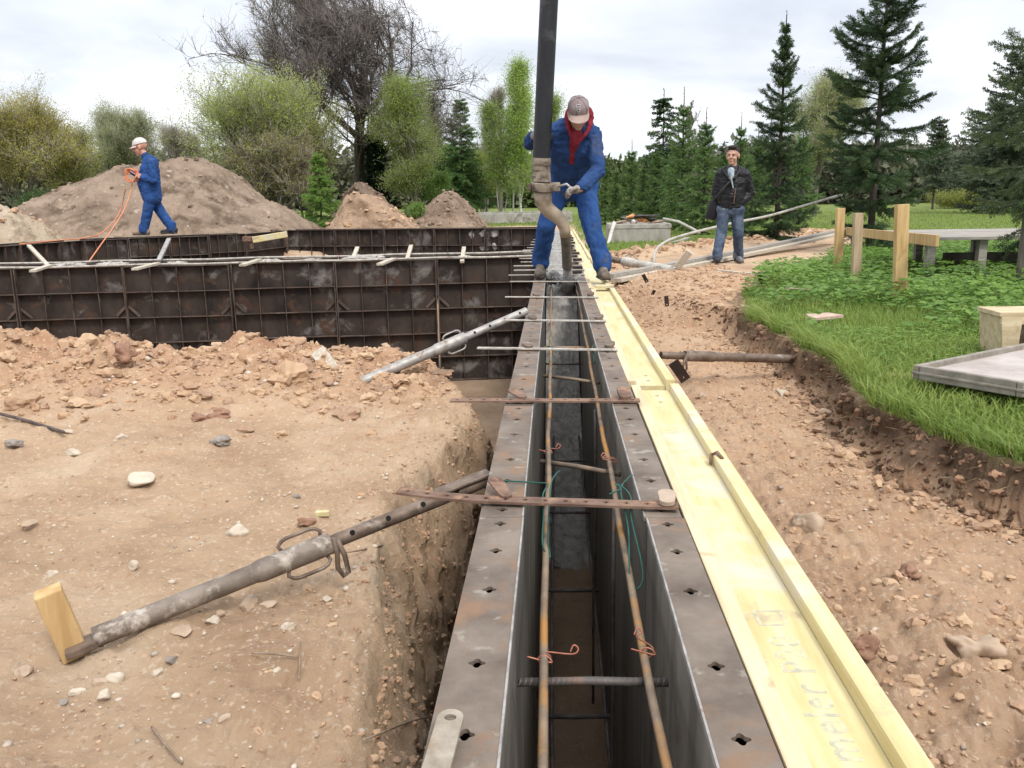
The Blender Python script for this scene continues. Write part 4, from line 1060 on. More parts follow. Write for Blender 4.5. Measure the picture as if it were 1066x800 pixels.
q = MB(); q.box((bx.x+.30, bx.y-.10, zt_-.045), (.60, .022, .042), bev=.003); q.build('front_board', wb, t)
q = MB()
q.add([(bx.x+.0, bx.y-.112, zt_-.025), (bx.x+.11, bx.y-.112, zt_-.025), (bx.x+.10, bx.y-.112, zb_), (bx.x+.03, bx.y-.112, zb_), (bx.x+.0, bx.y+.14, zt_-.025), (bx.x+.11, bx.y+.14, zt_-.025), (bx.x+.10, bx.y+.14, zb_), (bx.x+.03, bx.y+.14, zb_)],
      [(0, 3, 2, 1), (4, 5, 6, 7), (0, 1, 5, 4), (3, 7, 6, 2), (0, 4, 7, 3), (1, 2, 6, 5)]); q.build('end_board', wb, t)
q = MB(); q.box((bx.x+.32, bx.y+.12, (zt_+zb_)/2-.012), (.44, .022, zt_-zb_-.03), bev=.003); q.build('back_board', wb, t)
q = MB(); q.box((bx.x+.56, bx.y+.02, (zt_+zb_)/2-.012), (.022, .2, zt_-zb_-.03), bev=.003); q.build('end_board', wb, t)

# broken tiles and iron in the turf
tile = pm('broken_tile', (.38, .26, .2), (.52, .39, .31), 12, rough=.85, bs=60)
for i, (px, py, z, w, l, rz, wd) in enumerate(((857, 331, -.17, .13, .30, .4, 'largest one, pointed, near the turf cut'), (808, 289, -.2, .16, .30, .2, 'farther one beside the iron stub'), (829, 302, -.2, .14, .26, .1, 'middle one, half hidden by grass'))):
    p = at_z(px, py, z); q = MB(); c_, s_ = math.cos(rz), math.sin(rz)
    prof = [(-.5*l, -.5*w), (.5*l, -.3*w), (.3*l, .45*w), (-.35*l, .5*w)]
    q.add([(p.x+x*c_-y*s_, p.y+x*s_+y*c_, p.z+h+.10*y) for h in (.0, .02) for x, y in prof], [(3, 2, 1, 0), (4, 5, 6, 7)]+[(k, (k+1) % 4, 4+(k+1) % 4, 4+k) for k in range(4)])
    tag(q.build('broken_tile', tile, None, False, p), 'pinkish broken tile lying in the grass, '+wd, 'tile')
p = at_y(795, 296, 9.0)
t = thing('iron_pipe_stub', 'dark iron pipe stub sticking up from the grass edge near the jacketed man', 'pipe stub', p)
q = MB(); a = at_y(790, 285, 8.95); q.tube([p+Vector((.02, 0, -.1)), p, a], .028, 12); q.build('pipe', dark_rust, t, 'auto')
q = MB(); q.tube([p+Vector((.03, .02, -.06)), p+Vector((.05, 0, -.02)), p+Vector((.08, -.01, -.035)), p+Vector((.085, -.02, -.1))], .02, 8); q.build('elbow', tube_rust, t, True)

# ------------------------------------------------------------------ concrete tank with rubbish
c = at_z(635, 256, -.36); d_ = at_z(698, 250, -.36)
Y0 = 20.6
xa = at_y(634, 240, Y0).x; xb = at_y(698, 240, Y0).x; zt0 = at_y(640, 233.5, Y0).z; zb = -.40
t = thing('concrete_tank', 'weathered open concrete tank heaped with rubbish on the lawn', 'tank', ((xa+xb)/2, Y0, zb))
cw = .09
for nm, cx, cy, sx, sy in (('wall', (xa+xb)/2, Y0, xb-xa, cw), ('wall', (xa+xb)/2, Y0+1.1, xb-xa, cw), ('wall', xa+cw/2, Y0+.55, cw, 1.0), ('wall', xb-cw/2, Y0+.55, cw, 1.0)):
    q = MB(); q.box((cx, cy, (zt0+zb)/2), (sx, sy, zt0-zb), bev=.012); q.build(nm, conc, t)
q = MB(); q.box(((xa+xb)/2, Y0-.004, zt0-.06), (xb-xa+.03, cw+.02, .10), bev=.012); q.build('rim', conc, t)
rub = [pm('rubbish_white', (.6, .58, .54), (.75, .73, .7), 9), pm('rubbish_dark', (.03, .028, .026), (.08, .07, .065), 9), pm('rubbish_orange', (.5, .22, .08), (.62, .32, .14), 9), pm('rubbish_brown', (.20, .14, .1), (.34, .26, .19), 9)]
for i, (fx, dz, sx, sy, sz, mi, rz, lab) in enumerate(((.50, .16, .75, .3, .07, 1, .1, 'dark charred board lying on top of the rubbish in the tank'), (.42, .06, .22, .2, .12, 0, .4, 'white rag in the middle of the rubbish in the tank'), (.56, .07, .26, .2, .1, 2, -.3, 'orange brick piece under the dark board in the tank'),
        (.25, .05, .4, .3, .1, 3, .6, 'brown rubble heap at the left of the tank'), (.33, .10, .3, .1, .04, 0, -.8, 'pale lath on the left rubble in the tank'), (.38, .17, .22, .16, .12, 2, .9, 'orange clay lump standing behind the white rag in the tank'), (.82, .03, .5, .3, .07, 3, .1, 'brown debris at the right of the tank'), (.68, .1, .3, .2, .08, 1, -.15, 'dark rubber piece right of the dark board in the tank'))):
    v, f_, _t = rocks(np.zeros((1, 3)), np.array([.5]), 3, 1, .35, .5)
    v = v*np.array([sx, sy, sz]); cz, sz_ = math.cos(rz*.3), math.sin(rz*.3)
    v = np.stack([v[:, 0]*cz-v[:, 2]*sz_, v[:, 1], v[:, 0]*sz_+v[:, 2]*cz], 1)
    tag(link('debris', npmesh('debris', v, f_, smooth=False), rub[mi], None, (xa+(xb-xa)*fx, Y0+.35, zt0+dz)), lab, 'debris', 'rubbish in the concrete tank')
q = MB(); q.box(((xa+xb)/2, Y0+.55, zt0-.06), (xb-xa-.2, .95, .04)); q.build('fill', rub[3], t)
q = MB(); q.tube([at_y(640, 231, Y0-.1), at_y(637, 240, Y0-.12), at_y(634, 252, Y0-.35), at_y(632, 257, Y0-.5)], .045, 7)
tag(q.build('plastic_pipe', pm('pale_strap', (.5, .48, .44), (.62, .6, .56), 12), None, True, at_y(634, 252, Y0-.35)), 'pale strip hanging over the left front of the concrete tank', 'strip')

# ------------------------------------------------------------------ foundation slab far behind
Ys = 37.0
a = at_y(432, 233, Ys); b_ = at_y(566, 229, Ys)
q = MB(); zt1 = at_y(470, 223.5, Ys).z
t = thing('foundation', 'low pale concrete foundation wall on the sandy patch far behind the far cross wall', 'foundation', ((a.x+b_.x)/2, Ys, -.4))
for (x0, x1, y0, y1) in ((a.x, b_.x+1.2, Ys, Ys+.4), (a.x, a.x+.4, Ys+.41, Ys+5), (a.x+.41, b_.x+1.2, Ys+4.6, Ys+5)):
    q = MB(); q.box(((x0+x1)/2, (y0+y1)/2, (zt1-.45)/2), (x1-x0, y1-y0, zt1+.45), bev=.02); q.build('footing', conc, t)

# ------------------------------------------------------------------ heaps of dug earth
def heap(prof, foot, Yd, depth, label, c1, c2, seed=0, big_=.10, sm_=.05):
    # prof: the outline of the crest; the heap falls away to the front and the back of it
    P = [at_y(px, py, Yd) for px, py in prof]; xs_ = np.array([p.x for p in P]); zs_ = np.array([max(p.z+.45, 0) for p in P]); H = zs_.max()
    cx = (xs_[0]+xs_[-1])/2; n = 190; X_, V = np.meshgrid(np.linspace(xs_[0]-.4, xs_[-1]+.4, n), np.linspace(-1.15, 1.15, n))
    wob = .25*fbm(X_*.8+seed, V*1.2, seed, 3)
    z = np.interp(X_+.25*H*fbm(X_*.5, V*1.5, seed+2, 3), xs_, zs_, 0, 0)*np.clip(1-np.abs(V+wob*(1-np.abs(V)))**1.7, 0, 1)
    Y_ = V*depth; big = fbm(X_*.9+seed, Y_*.9, seed, 4, .55); sm = fbm(X_*3+seed, Y_*3, seed, 5, .62, True); s3 = np.abs(fbm(X_*7, Y_*7, seed, 4, .6))
    w = ss(0, .25, z); z = z*(1+big_*big)+H*(sm_*.6*sm+sm_*1.1*(s3-.12))*w-.03*(z < .004)
    idx_ = np.arange(n*n).reshape(n, n)
    F_ = np.stack([idx_[:-1, :-1].ravel(), idx_[:-1, 1:].ravel(), idx_[1:, 1:].ravel(), idx_[1:, :-1].ravel()], 1)
    m_ = pm('heaped_earth_%d' % seed, c1, c2, 1.6, rough=.97, bs=7, bst=.9, bd=.08, spots=(c1[0]*.62, c1[1]*.6, c1[2]*.58), spot_scale=1.1, spot_at=.56, spots2=(.40, .345, .285), s2_scale=7, s2_at=.66, spec=.1)
    o = link('earth_heap', npmesh('earth_heap', np.stack([X_.ravel()-cx, Y_.ravel(), z.ravel()], 1), F_, smooth=True), m_, None, (cx, Yd, -.45))
    # lumps that rolled down
    k_ = 260; ii_ = rng.choice(np.where(z.ravel() > .08)[0], k_); pts_ = np.stack([X_.ravel()-cx, Y_.ravel(), z.ravel()], 1)[ii_]
    v, f_, tt = rocks(pts_, soft(.02, .11, k_)*min(1, H/1.4), 2, .8, .3, .4); lm = link('lumps', npmesh('lumps', v, f_, tt), clodm if c1[0] > .25 else dkm2, o); lm['kind'] = 'stuff'
    return tag(o, label, 'earth heap')
dkm2, t, b, o = nodes('brown_earth_lumps')
c = ramp(t, attr(t, 'tint'), [(0, (.15, .105, .075)), (1, (.33, .25, .19))]); t.links.new(c, b.inputs['Base Color']); b.inputs['Roughness'].default_value = .97; b.inputs['Specular IOR Level'].default_value = .1
heap([(2, 240), (14, 222), (32, 211), (60, 203), (85, 192), (110, 185), (140, 177), (170, 170), (195, 166), (215, 169), (235, 179), (260, 198), (285, 218), (318, 246)], 246, 22, 3.4, 'big grey brown heap of dug earth behind the walking worker', (.20, .145, .106), (.31, .235, .175), 3)
heap([(-95, 262), (-70, 228), (-35, 216), (0, 217), (18, 222), (40, 240), (66, 268)], 262, 17.5, 1.7, 'paler sandy heap at the left edge, in front of the big grey brown heap', (.33, .26, .185), (.43, .35, .26), 5)
heap([(340, 240), (352, 226), (362, 206), (376, 200), (392, 204), (404, 211), (416, 222), (436, 240)], 236, 30, 2.2, 'reddish brown heap with lumps below the big bare tree', (.27, .18, .12), (.38, .27, .19), 9, .2, .09)
heap([(422, 236), (440, 220), (452, 208), (463, 200), (470, 200), (480, 208), (494, 222), (508, 236)], 230, 34, 2.2, 'low brown cone of earth left of the pale foundation', (.19, .135, .10), (.28, .205, .15), 12, .12)
heap([(346, 220), (356, 200), (368, 191), (380, 192), (396, 206), (408, 222)], 215, 36, 1.6, 'small dark earth mound at the foot of the big bare tree', (.17, .12, .09), (.25, .185, .14), 14, .15)

# ------------------------------------------------------------------ concrete pump hose
hose_black = pm('black_rubber_hose', (.008, .009, .012), (.02, .021, .025), 9, (1, 1, .3), .5, 0, 60, .15, .003, (.06, .058, .058), 5, .64, .4)
muddy_steel = pm('cement_stained_steel', (.17, .135, .10), (.34, .29, .23), 9, rough=.75, metal=.15, bs=70, bst=.4, bd=.004, spots=(.09, .065, .05), spot_scale=6, spot_at=.58)
mud_hose = pm('cement_coated_hose', (.07, .06, .05), (.17, .15, .125), 9, rough=.6, bs=50, bst=.7, bd=.01)
HY = 7.12
hb = at_y(563.5, 166, HY); ht = at_y(574.5, -60, HY-.15)
t = thing('pump_hose', 'thick black concrete pump hose with steel elbow, held by the worker over the channel', 'hose', (hb.x, HY, hb.z))
up = (ht-hb).normalized(); q = MB(); q.tube([hb+up*k*(ht-hb).length/12 for k in range(13)], .070, 20); q.build('rubber_hose', hose_black, t, 'auto')
c0 = at_y(564, 189, HY); q = MB(); q.tube([hb+up*.012, hb-up*.02, hb-up*.05, c0+up*.03, c0], [.074, .076, .070, .071, .076], 20); q.build('steel_sleeve', muddy_steel, t, 'auto')
for j in range(3):
    q = MB(); cc_ = hb-up*(.03+.05*j); q.tube([cc_, cc_-up*.012], .078, 20); q.build('hose_band', tube_rust, t, 'auto')
cl = at_y(565, 195, HY); q = MB(); q.tube([cl+up*.036, cl+up*.03, cl+up*.006, cl-up*.006, cl-up*.03, cl-up*.036], [.09, .100, .104, .104, .100, .09], 20); q.box(cl+Vector((.11, -.03, 0)), (.06, .05, .07), bev=.008); q.box(cl+Vector((-.108, -.03, 0)), (.03, .05, .06), bev=.008); q.build('coupling', muddy_steel, t, 'auto')
q = MB(); a0 = cl+Vector((.12, -.05, .0)); q.tube([a0, a0+Vector((.07, -.01, .02)), a0+Vector((.13, .0, -.03))], .010, 8); q.build('lever', galv, t, True)
ep = [(565, 199), (565.5, 207), (567, 214), (572, 220), (579, 225), (585, 231), (588, 239), (588.5, 246)]; er = [.076, .070, .064, .060, .056, .052, .047, .045]
q = MB(); q.tube([at_y(a_, b__, HY+.02*i) for i, (a_, b__) in enumerate(ep)], er, 20); q.build('elbow', pm('tan_stained_elbow', (.30, .24, .17), (.46, .38, .29), 7, rough=.7, metal=.1, bs=60, bst=.3, bd=.004, spots=(.17, .13, .095), spot_scale=5, spot_at=.58), t, True)
e2 = at_y(588.5, 244, HY+.15); e3 = at_y(590.5, 278, HY+.42)
q = MB(); q.tube([e2, e2+(e3-e2)*.35, e2+(e3-e2)*.7, e3], [.044, .041, .042, .044], 18); q.build('outlet_hose', mud_hose, t, 'auto')
q = MB(); q.tube([e3+Vector((0, 0, .03)), Vector((e3.x+.01, e3.y+.12, .0)), Vector((e3.x+.01, e3.y+.18, -.08))], [.038, .045, .07], 14); q.build('concrete_stream', cm, t, True)
# ------------------------------------------------------------------ people
skin_m = pm('skin', (.42, .24, .17), (.52, .31, .225), 30, rough=.55, bs=200, bst=.1, spec=.35)
skin_red = pm('weathered_skin', (.46, .21, .145), (.55, .29, .205), 30, rough=.55, bs=200, bst=.1, spec=.35)
blue_j = pm('blue_work_cloth', (.016, .043, .125), (.030, .07, .19), 7, rough=.85, bs=200, bst=.25, bd=.002, spots=(.06, .075, .14), spot_scale=5, spot_at=.62, spec=.15)
blue_t = pm('worn_blue_trouser_cloth', (.018, .055, .175), (.034, .09, .26), 6, rough=.85, bs=200, bst=.25, bd=.002, spots=(.10, .10, .105), spot_scale=4.5, spot_at=.62, spec=.15)
jeans = pm('faded_jeans', (.035, .05, .085), (.10, .13, .18), 7, rough=.85, bs=220, bst=.25, bd=.002, spots=(.20, .215, .23), spot_scale=4, spot_at=.60, spec=.15)
leather = pm('black_leather', (.006, .006, .008), (.014, .014, .017), 9, rough=.52, bs=90, bst=.3, bd=.003, spec=.3)
red_h = pm('red_hood_cloth', (.16, .018, .028), (.26, .035, .048), 12, rough=.9, bs=200, spec=.1)
cap_m = pm('grey_mauve_cap', (.20, .155, .155), (.29, .235, .235), 14, rough=.9, bs=250, spec=.1)
cap_b = pm('tan_cap_brim', (.30, .22, .19), (.40, .31, .27), 14, rough=.9, bs=250, spec=.1)
cap_w = pm('white_cap_cloth', (.5, .47, .45), (.64, .61, .58), 14, rough=.9, bs=250, spec=.1)
hair_m = pm('dark_hair', (.012, .009, .007), (.03, .022, .017), 40, (1, 1, .3), .6, 0, 200, .5, .004)
boot_m = pm('muddy_boot', (.09, .07, .055), (.20, .165, .135), 18, rough=.85, bs=80, bst=.4, bd=.004, spots=(.30, .26, .22), spot_scale=10)
shoe_d = pm('dark_shoe', (.02, .02, .024), (.05, .048, .05), 18, rough=.7)
sole_m = pm('boot_sole', (.04, .035, .03), (.10, .085, .07), 18, rough=.9)
glove_m = pm('dirty_work_glove', (.17, .14, .12), (.34, .31, .28), 14, rough=.9, bs=150, spots=(.08, .065, .055), spot_scale=12)
tee_m = pm('pale_printed_tee', (.24, .27, .29), (.42, .44, .45), 9, rough=.9, bs=200, spots=(.10, .20, .26), spot_scale=14, spot_at=.55)
eye_w = pm('eye', (.5, .48, .45), (.6, .58, .55), 9, rough=.2); lip_m = pm('lips', (.36, .14, .11), (.42, .17, .14), 20, rough=.5)
white_print = pm('pale_print', (.5, .47, .45), (.58, .55, .53), 9, rough=.9); dark_print = pm('dark_print', (.035, .03, .035), (.06, .055, .06), 9, rough=.9)

def hand(mb, w, d, pn, side, curl=.5, sc=1.0, inf=0.0):
    # w wrist, d direction of the fingers, pn palm normal, side +1: the thumb lies on d x pn
    d = Vector(d).normalized(); pn = Vector(pn); pn = (pn-d*pn.dot(d)).normalized(); s = d.cross(pn)*side
    w = Vector(w); P = .088*sc
    for k in range(4):
        o = (k-1.5)*.0195*sc
        mb.capsule(w+s*o*.6, w+d*P+s*o, (.0125+inf)*sc, (.0105+inf)*sc, 8)
    lens = [.060, .074, .079, .072]
    for k in range(4):
        o = (1.5-k)*-.0205*sc; b = w+d*P+s*(k-1.5)*.0205*sc; L = lens[k]*sc*(1.0); dd = d.copy(); c_ = curl*(1+.12*k)
        for j, fr in enumerate((.45, .32, .25)):
            a = c_*(.55+.35*j); ax = d.cross(pn).normalized()
            dd = (d*math.cos(sum_a(c_, j))+pn*math.sin(sum_a(c_, j))).normalized()
            e_ = b+dd*L*fr; mb.capsule(b, e_, (.0092-.0008*j+inf)*sc, (.0085-.0008*j+inf)*sc, 8); b = e_
    tb = w+d*.022*sc+s*.024*sc; td = (d*.62+s*.62+pn*.35*(.4+curl)).normalized()
    mb.capsule(w+d*.01, tb+td*.03*sc, (.014+inf)*sc, (.0125+inf)*sc, 8)
    b = tb+td*.03*sc; t2 = (d*.85+s*.2+pn*.5*curl).normalized(); e_ = b+t2*.032*sc; mb.capsule(b, e_, (.0115+inf)*sc, (.0102+inf)*sc, 8)
    e2 = e_+(d*.8-s*.1+pn*.7*curl).normalized()*.025*sc; mb.capsule(e_, e2, (.0102+inf)*sc, (.009+inf)*sc, 8)
def sum_a(c, j): return c*(.75+.85*j)
def head(mb, c, f, u, s=1.0):
    f = Vector(f).normalized(); u = Vector(u); u = (u-f*u.dot(f)).normalized(); r = f.cross(u)
    M = Matrix((r, f, u)).transposed(); c = Vector(c)
    def at(x, y, z): return c+M @ Vector((x, y, z))*s
    def E(x, y, z, a, b, h): mb.ell(at(x, y, z), (a*s, b*s, h*s), M, 14)
    E(0, -.012, .028, .076, .095, .088); E(0, .028, -.045, .058, .058, .066); E(0, .058, -.095, .030, .026, .022)
    E(0, .075, .022, .050, .018, .014); E(.036, .066, -.035, .022, .02, .022); E(-.036, .066, -.035, .022, .02, .022)
    mb.capsule(at(0, .085, .012), at(0, .106, -.026), .009*s, .015*s, 8); E(.012, .094, -.030, .009, .01, .008); E(-.012, .094, -.030, .009, .01, .008)
    E(0, .080, -.062, .022, .012, .010); E(0, .076, -.074, .018, .011, .008)
    for q in (1, -1): E(.077*q, -.008, -.012, .010, .021, .032)
    return at, M
def boot(parent, ankle, toe, ground, m_, name='boot', s=1.0, heel_up=0.0):
    a = Vector(ankle); d = Vector(toe); d.z = 0; d.normalize(); g = Vector((a.x, a.y, ground))
    q = MB(); hl = g-d*.055*s+Vector((0, 0, .045+heel_up)); tp = g+d*.165*s+Vector((0, 0, .040))
    q.capsule(hl, g+d*.02+Vector((0, 0, .052+heel_up*.7)), .043*s, .046*s); q.capsule(g+d*.02+Vector((0, 0, .05+heel_up*.7)), tp, .045*s, .041*s); q.capsule(hl+Vector((0, 0, .01)), a+Vector((0, 0, .03)), .047*s, .050*s)
    q.capsule(tp-d*.03, a+Vector((0, 0, -.02)), .036*s, .045*s)
    b = fuse(name, q, m_, parent, .009, 3, .004, 25)
    parent = b
    q = MB(); M = frame(d); q.box(g+d*.055+Vector((0, 0, .012+heel_up*.5)), (.088*s, .26*s, .024), M, .010); q.build('sole', sole_m, parent)
    return b
def cap(parent, at, M, s, m_crown, m_brim, brim_len=.075):
    q = MB(); n = 20; vs = []; fs = []
    rows = 7
    for i in range(rows):
        t_ = math.pi/2*i/(rows-1)
        for k in range(n):
            a = 2*math.pi*k/n
            vs.append(at(math.cos(a)*.087*math.cos(t_)+1e-5, -.010+math.sin(a)*.106*math.cos(t_), .038+.094*math.sin(t_)**.85))
    for i in range(rows-1):
        for k in range(n): fs.append((i*n+k, i*n+(k+1) % n, (i+1)*n+(k+1) % n, (i+1)*n+k))
    q.add(vs, fs); q.ell(at(0, -.01, .134), (.008*s, .008*s, .006*s), M, 8)
    for k in range(6):
        a = math.pi*k/3+.3
        q.tube([at(math.cos(a)*.0885*math.cos(t_), -.010+math.sin(a)*.1075*math.cos(t_), .038+.0955*math.sin(t_)**.85) for t_ in np.linspace(0, 1.5, 8)], .0016, 4)
    q.build('cap_crown', m_crown, parent, True)
    q = MB(); vs = []; fs = []; nn = 15
    for lay in (0, -.005):
        for j in range(5):
            for k in range(nn):
                a = math.pi*(.12+.76*k/(nn-1)); ext = brim_len*(j/4)*math.sin(math.pi*k/(nn-1))**.45
                vs.append(at(math.cos(a)*.087*(1+.02*j), -.010+math.sin(a)*.106+ext, .040+lay-.020*(j/4)-.020*(math.cos(a))**2))
    def I(l, j, k): return l*5*nn+j*nn+k
    for l in (0, 1):
        for j in range(4):
            for k in range(nn-1):
                f_ = (I(l, j, k), I(l, j, k+1), I(l, j+1, k+1), I(l, j+1, k)); fs.append(f_ if l else f_[::-1])
    for k in range(nn-1): fs.append((I(0, 4, k), I(0, 4, k+1), I(1, 4, k+1), I(1, 4, k)))
    q.add(vs, fs); q.build('cap_brim', m_brim, parent, True)

def limbs(q, J, a, b_, c_, r):
    q.capsule(J[a], J[b_], r[0], r[1]); q.capsule(J[b_], J[c_], r[1], r[2])
def figure(label, base, J, hf, hu, hs, skin, jr, tr, jm, tm, seed, hands, belly=1.0, hem=.0, gloves=None, jw=.016):
    t = thing('person', label, 'person', base)
    V_ = {k: Vector(v) for k, v in J.items()}; J = V_
    q = MB(); at, M = head(q, J['head'], hf, hu, hs)
    q.capsule(J['neck'], J['head']-Vector(hu).normalized()*.05, .055, .056)
    q.capsule(J['pelvis'], J['chest'], .105, .11); q.capsule(J['shR'], J['shL'], .055, .055); q.capsule(J['chest'], J['neck'], .10, .06)
    for s_ in 'RL':
        q.capsule(J['sh'+s_], J['el'+s_], .045, .037); q.capsule(J['el'+s_], J['wr'+s_], .036, .027)
        q.capsule(J['hip'+s_], J['kn'+s_], .075, .052); q.capsule(J['kn'+s_], J['an'+s_], .05, .038)
        q.capsule(J['pelvis'], J['hip'+s_], .09, .078)
        q.capsule(J['an'+s_], J['an'+s_]+Vector((0, 0, -.03)), .038, .038)
    for s_, (d, pn, sd_, cu, sc_h) in hands.items(): hand(q, J['wr'+s_], d, pn, sd_, cu, sc_h)
    fuse('body', q, skin, t, .0062, 2, fac=.35)
    # trousers
    q = MB(); q.capsule(J['pelvis']+(J['chest']-J['pelvis'])*.25, J['pelvis'], tr[0]*.95, tr[0]); q.capsule(J['hipR'], J['hipL'], tr[0]*.93, tr[0]*.93)
    for s_ in 'RL':
        k_ = J['kn'+s_]; q.capsule(J['hip'+s_], k_, tr[1], tr[2]); q.capsule(k_, J['an'+s_]+Vector((0, 0, .02)), tr[2], tr[3])
        q.capsule(J['an'+s_]+Vector((0, 0, .06)), J['an'+s_]+Vector((0, 0, -.005)), tr[3]*1.05, tr[3]*1.1)
    fuse('trousers', q, tm, t, .010, 3, .022, 9, seed, wz=.55)
    # jacket
    q = MB(); mid = J['pelvis']+(J['chest']-J['pelvis'])*.45
    f_ = Vector(hf); f_.z = 0; f_.normalize()
    q.capsule(J['pelvis']+(J['chest']-J['pelvis'])*hem, mid+f_*.03*belly, jr[0], jr[0]*1.02*belly); q.capsule(mid+f_*.03*belly, J['chest'], jr[0]*belly, jr[1])
    q.capsule(J['shR']*.72+J['shL']*.28, J['shL']*.72+J['shR']*.28, jr[1]*.82, jr[1]*.82)
    q.capsule(J['shR'], J['shL'], jr[2], jr[2]); q.capsule(J['chest'], J['neck'], jr[1]*.98, .082)
    lo = J['pelvis']+(J['chest']-J['pelvis'])*hem; sd_v = (J['hipL']-J['hipR']).normalized()
    q.capsule(lo-sd_v*.06, lo+sd_v*.06, jr[0]*.93, jr[0]*.93); cl_ = J['chest']; q.capsule(cl_-sd_v*.07, cl_+sd_v*.07, jr[1]*.97, jr[1]*.97)
    q.capsule(lo-sd_v*.06, cl_-sd_v*.08, jr[0]*.93, jr[1]*.9); q.capsule(lo+sd_v*.06, cl_+sd_v*.08, jr[0]*.93, jr[1]*.9)
    for s_ in 'RL':
        q.capsule(J['sh'+s_], J['el'+s_], jr[2], jr[3]); w2 = J['wr'+s_]+(J['el'+s_]-J['wr'+s_])*.10; q.capsule(J['el'+s_], w2, jr[3], jr[4])
    fuse('jacket', q, jm, t, .010, 3, jw*1.5, 9, seed+4)
    return t, J, at, M

def PT(px, py, y): return at_y(px, py, y)
# --- the worker who holds the hose
J = dict(head=PT(602, 118, 7.20), neck=PT(600, 133, 7.34), chest=PT(599, 152, 7.46), pelvis=PT(596, 187, 7.72),
         shR=PT(579, 137, 7.44), shL=PT(617, 139, 7.40), elR=PT(552, 149, 7.52), wrR=PT(555.5, 143, 7.28), elL=PT(623, 178, 7.26), wrL=PT(604, 197, 7.06),
         hipR=PT(583, 194, 7.72), hipL=PT(608, 194, 7.70), knR=PT(569, 235, 7.62), knL=PT(616, 236, 7.50), anR=PT(563, 272, 7.84), anL=PT(627, 276, 7.46))
hdW = {'R': ((.30, -.9, .35), (.95, .3, 0), 1, .95, 1.0), 'L': ((-.93, -.2, -.12), (.05, -.55, -.85), 1, .75, 1.0)}
t, J, at, M = figure('bending worker in blue overalls, red hood and grey cap holding the black hose', (0.13, 7.6, 0.0), J, (0.03, -.78, -.62), (0, -.60, .8), 1.0, skin_m, (.150, .152, .078, .066, .058), (.145, .108, .088, .078), blue_j, blue_t, 3, hdW, 1.0, .10)
worker = t
cap(t, at, M, 1.0, cap_m, cap_b)
boot(t, J['anR'], (-.12, -1, 0), .012, boot_m); boot(t, J['anL'], (.12, -1, 0), .026, boot_m)
for s_ in 'RL':
    q = MB(); d, pn, sd_, cu, sc_h = hdW[s_]; hand(q, J['wr'+s_], d, pn, sd_, cu, 1.04, .0028)
    q.capsule(J['wr'+s_]+(J['el'+s_]-J['wr'+s_])*.22, J['wr'+s_]+Vector(d).normalized()*.03, .036, .034); fuse('glove', q, glove_m, t, .006, 2, .003, 40, 1)
q = MB(); hc = J['neck']
ring = [PT(592, 117, 7.32), PT(590.5, 125, 7.28), PT(592, 134, 7.24), PT(595.5, 143, 7.23), PT(598, 152, 7.27)]
ring2 = [PT(613, 115, 7.32), PT(615.5, 123, 7.28), PT(614, 132, 7.24), PT(608.5, 141, 7.22), PT(601, 150, 7.25)]
for rg in (ring, ring2):
    for i in range(len(rg)-1): q.capsule(rg[i], rg[i+1], .029-.003*i, .029-.003*(i+1))
q.capsule(ring[0], PT(602, 108, 7.42), .030, .045); q.capsule(ring2[0], PT(602, 108, 7.42), .030, .045); q.capsule(PT(602, 112, 7.45), J['neck'], .06, .08); q.capsule(PT(597, 121, 7.37), PT(609, 120, 7.37), .075, .075)
q.capsule(PT(597, 146, 7.27), PT(595, 170, 7.40), .036, .024); q.capsule(PT(600, 140, 7.27), PT(598, 152, 7.32), .05, .04)
fuse('red_hood', q, red_h, t, .009, 3, .014, 12, 5)
# badge on the cap: a dark shield with a pale border and bars
def onc(a, e_, lift=.0): 
    return at(math.sin(a)*.087*math.cos(e_)*(1.0+lift), -.010+math.cos(a)*.106*math.cos(e_)*(1.0+lift), .038+.094*math.sin(e_)**.85*(1.0+lift))
def shield(sc_, lift):
    out = []
    for (x, y) in ((-1, 1), (-.5, 1.05), (0, 1.08), (.5, 1.05), (1, 1), (1.02, .2), (.85, -.4), (.5, -.85), (0, -1.15), (-.5, -.85), (-.85, -.4), (-1.02, .2)):
        out.append(onc(.05+x*.26*sc_, .60+y*.30*sc_, lift))
    return out
for nm, sc_, lf, m_ in (('badge_border', 1.0, .02, white_print), ('badge', .80, .035, dark_print)):
    q = MB(); s_ = shield(sc_, lf); q.add(s_+[onc(.05, .60, lf)], [(i, (i+1) % 12, 12) for i in range(12)]); q.build(nm, m_, t)
q = MB()
for yy_ in (.45, 0.05, -.35):
    for (xa_, xb_) in ((-.5, -.08), (.08, .5)):
        q.add([onc(.05+x*.26, .60+(yy_+h)*.30, .05) for x, h in ((xa_, -.11), (xb_, -.11), (xb_, .11), (xa_, .11))], [(0, 1, 2, 3)])
q.build('badge_print', white_print, t)
q = MB(); 
for s_ in (-1, 1): q.ell(at(.031*s_, .081, .004), (.013, .008, .008), M, 8)
q.build('eyes', eye_w, t)

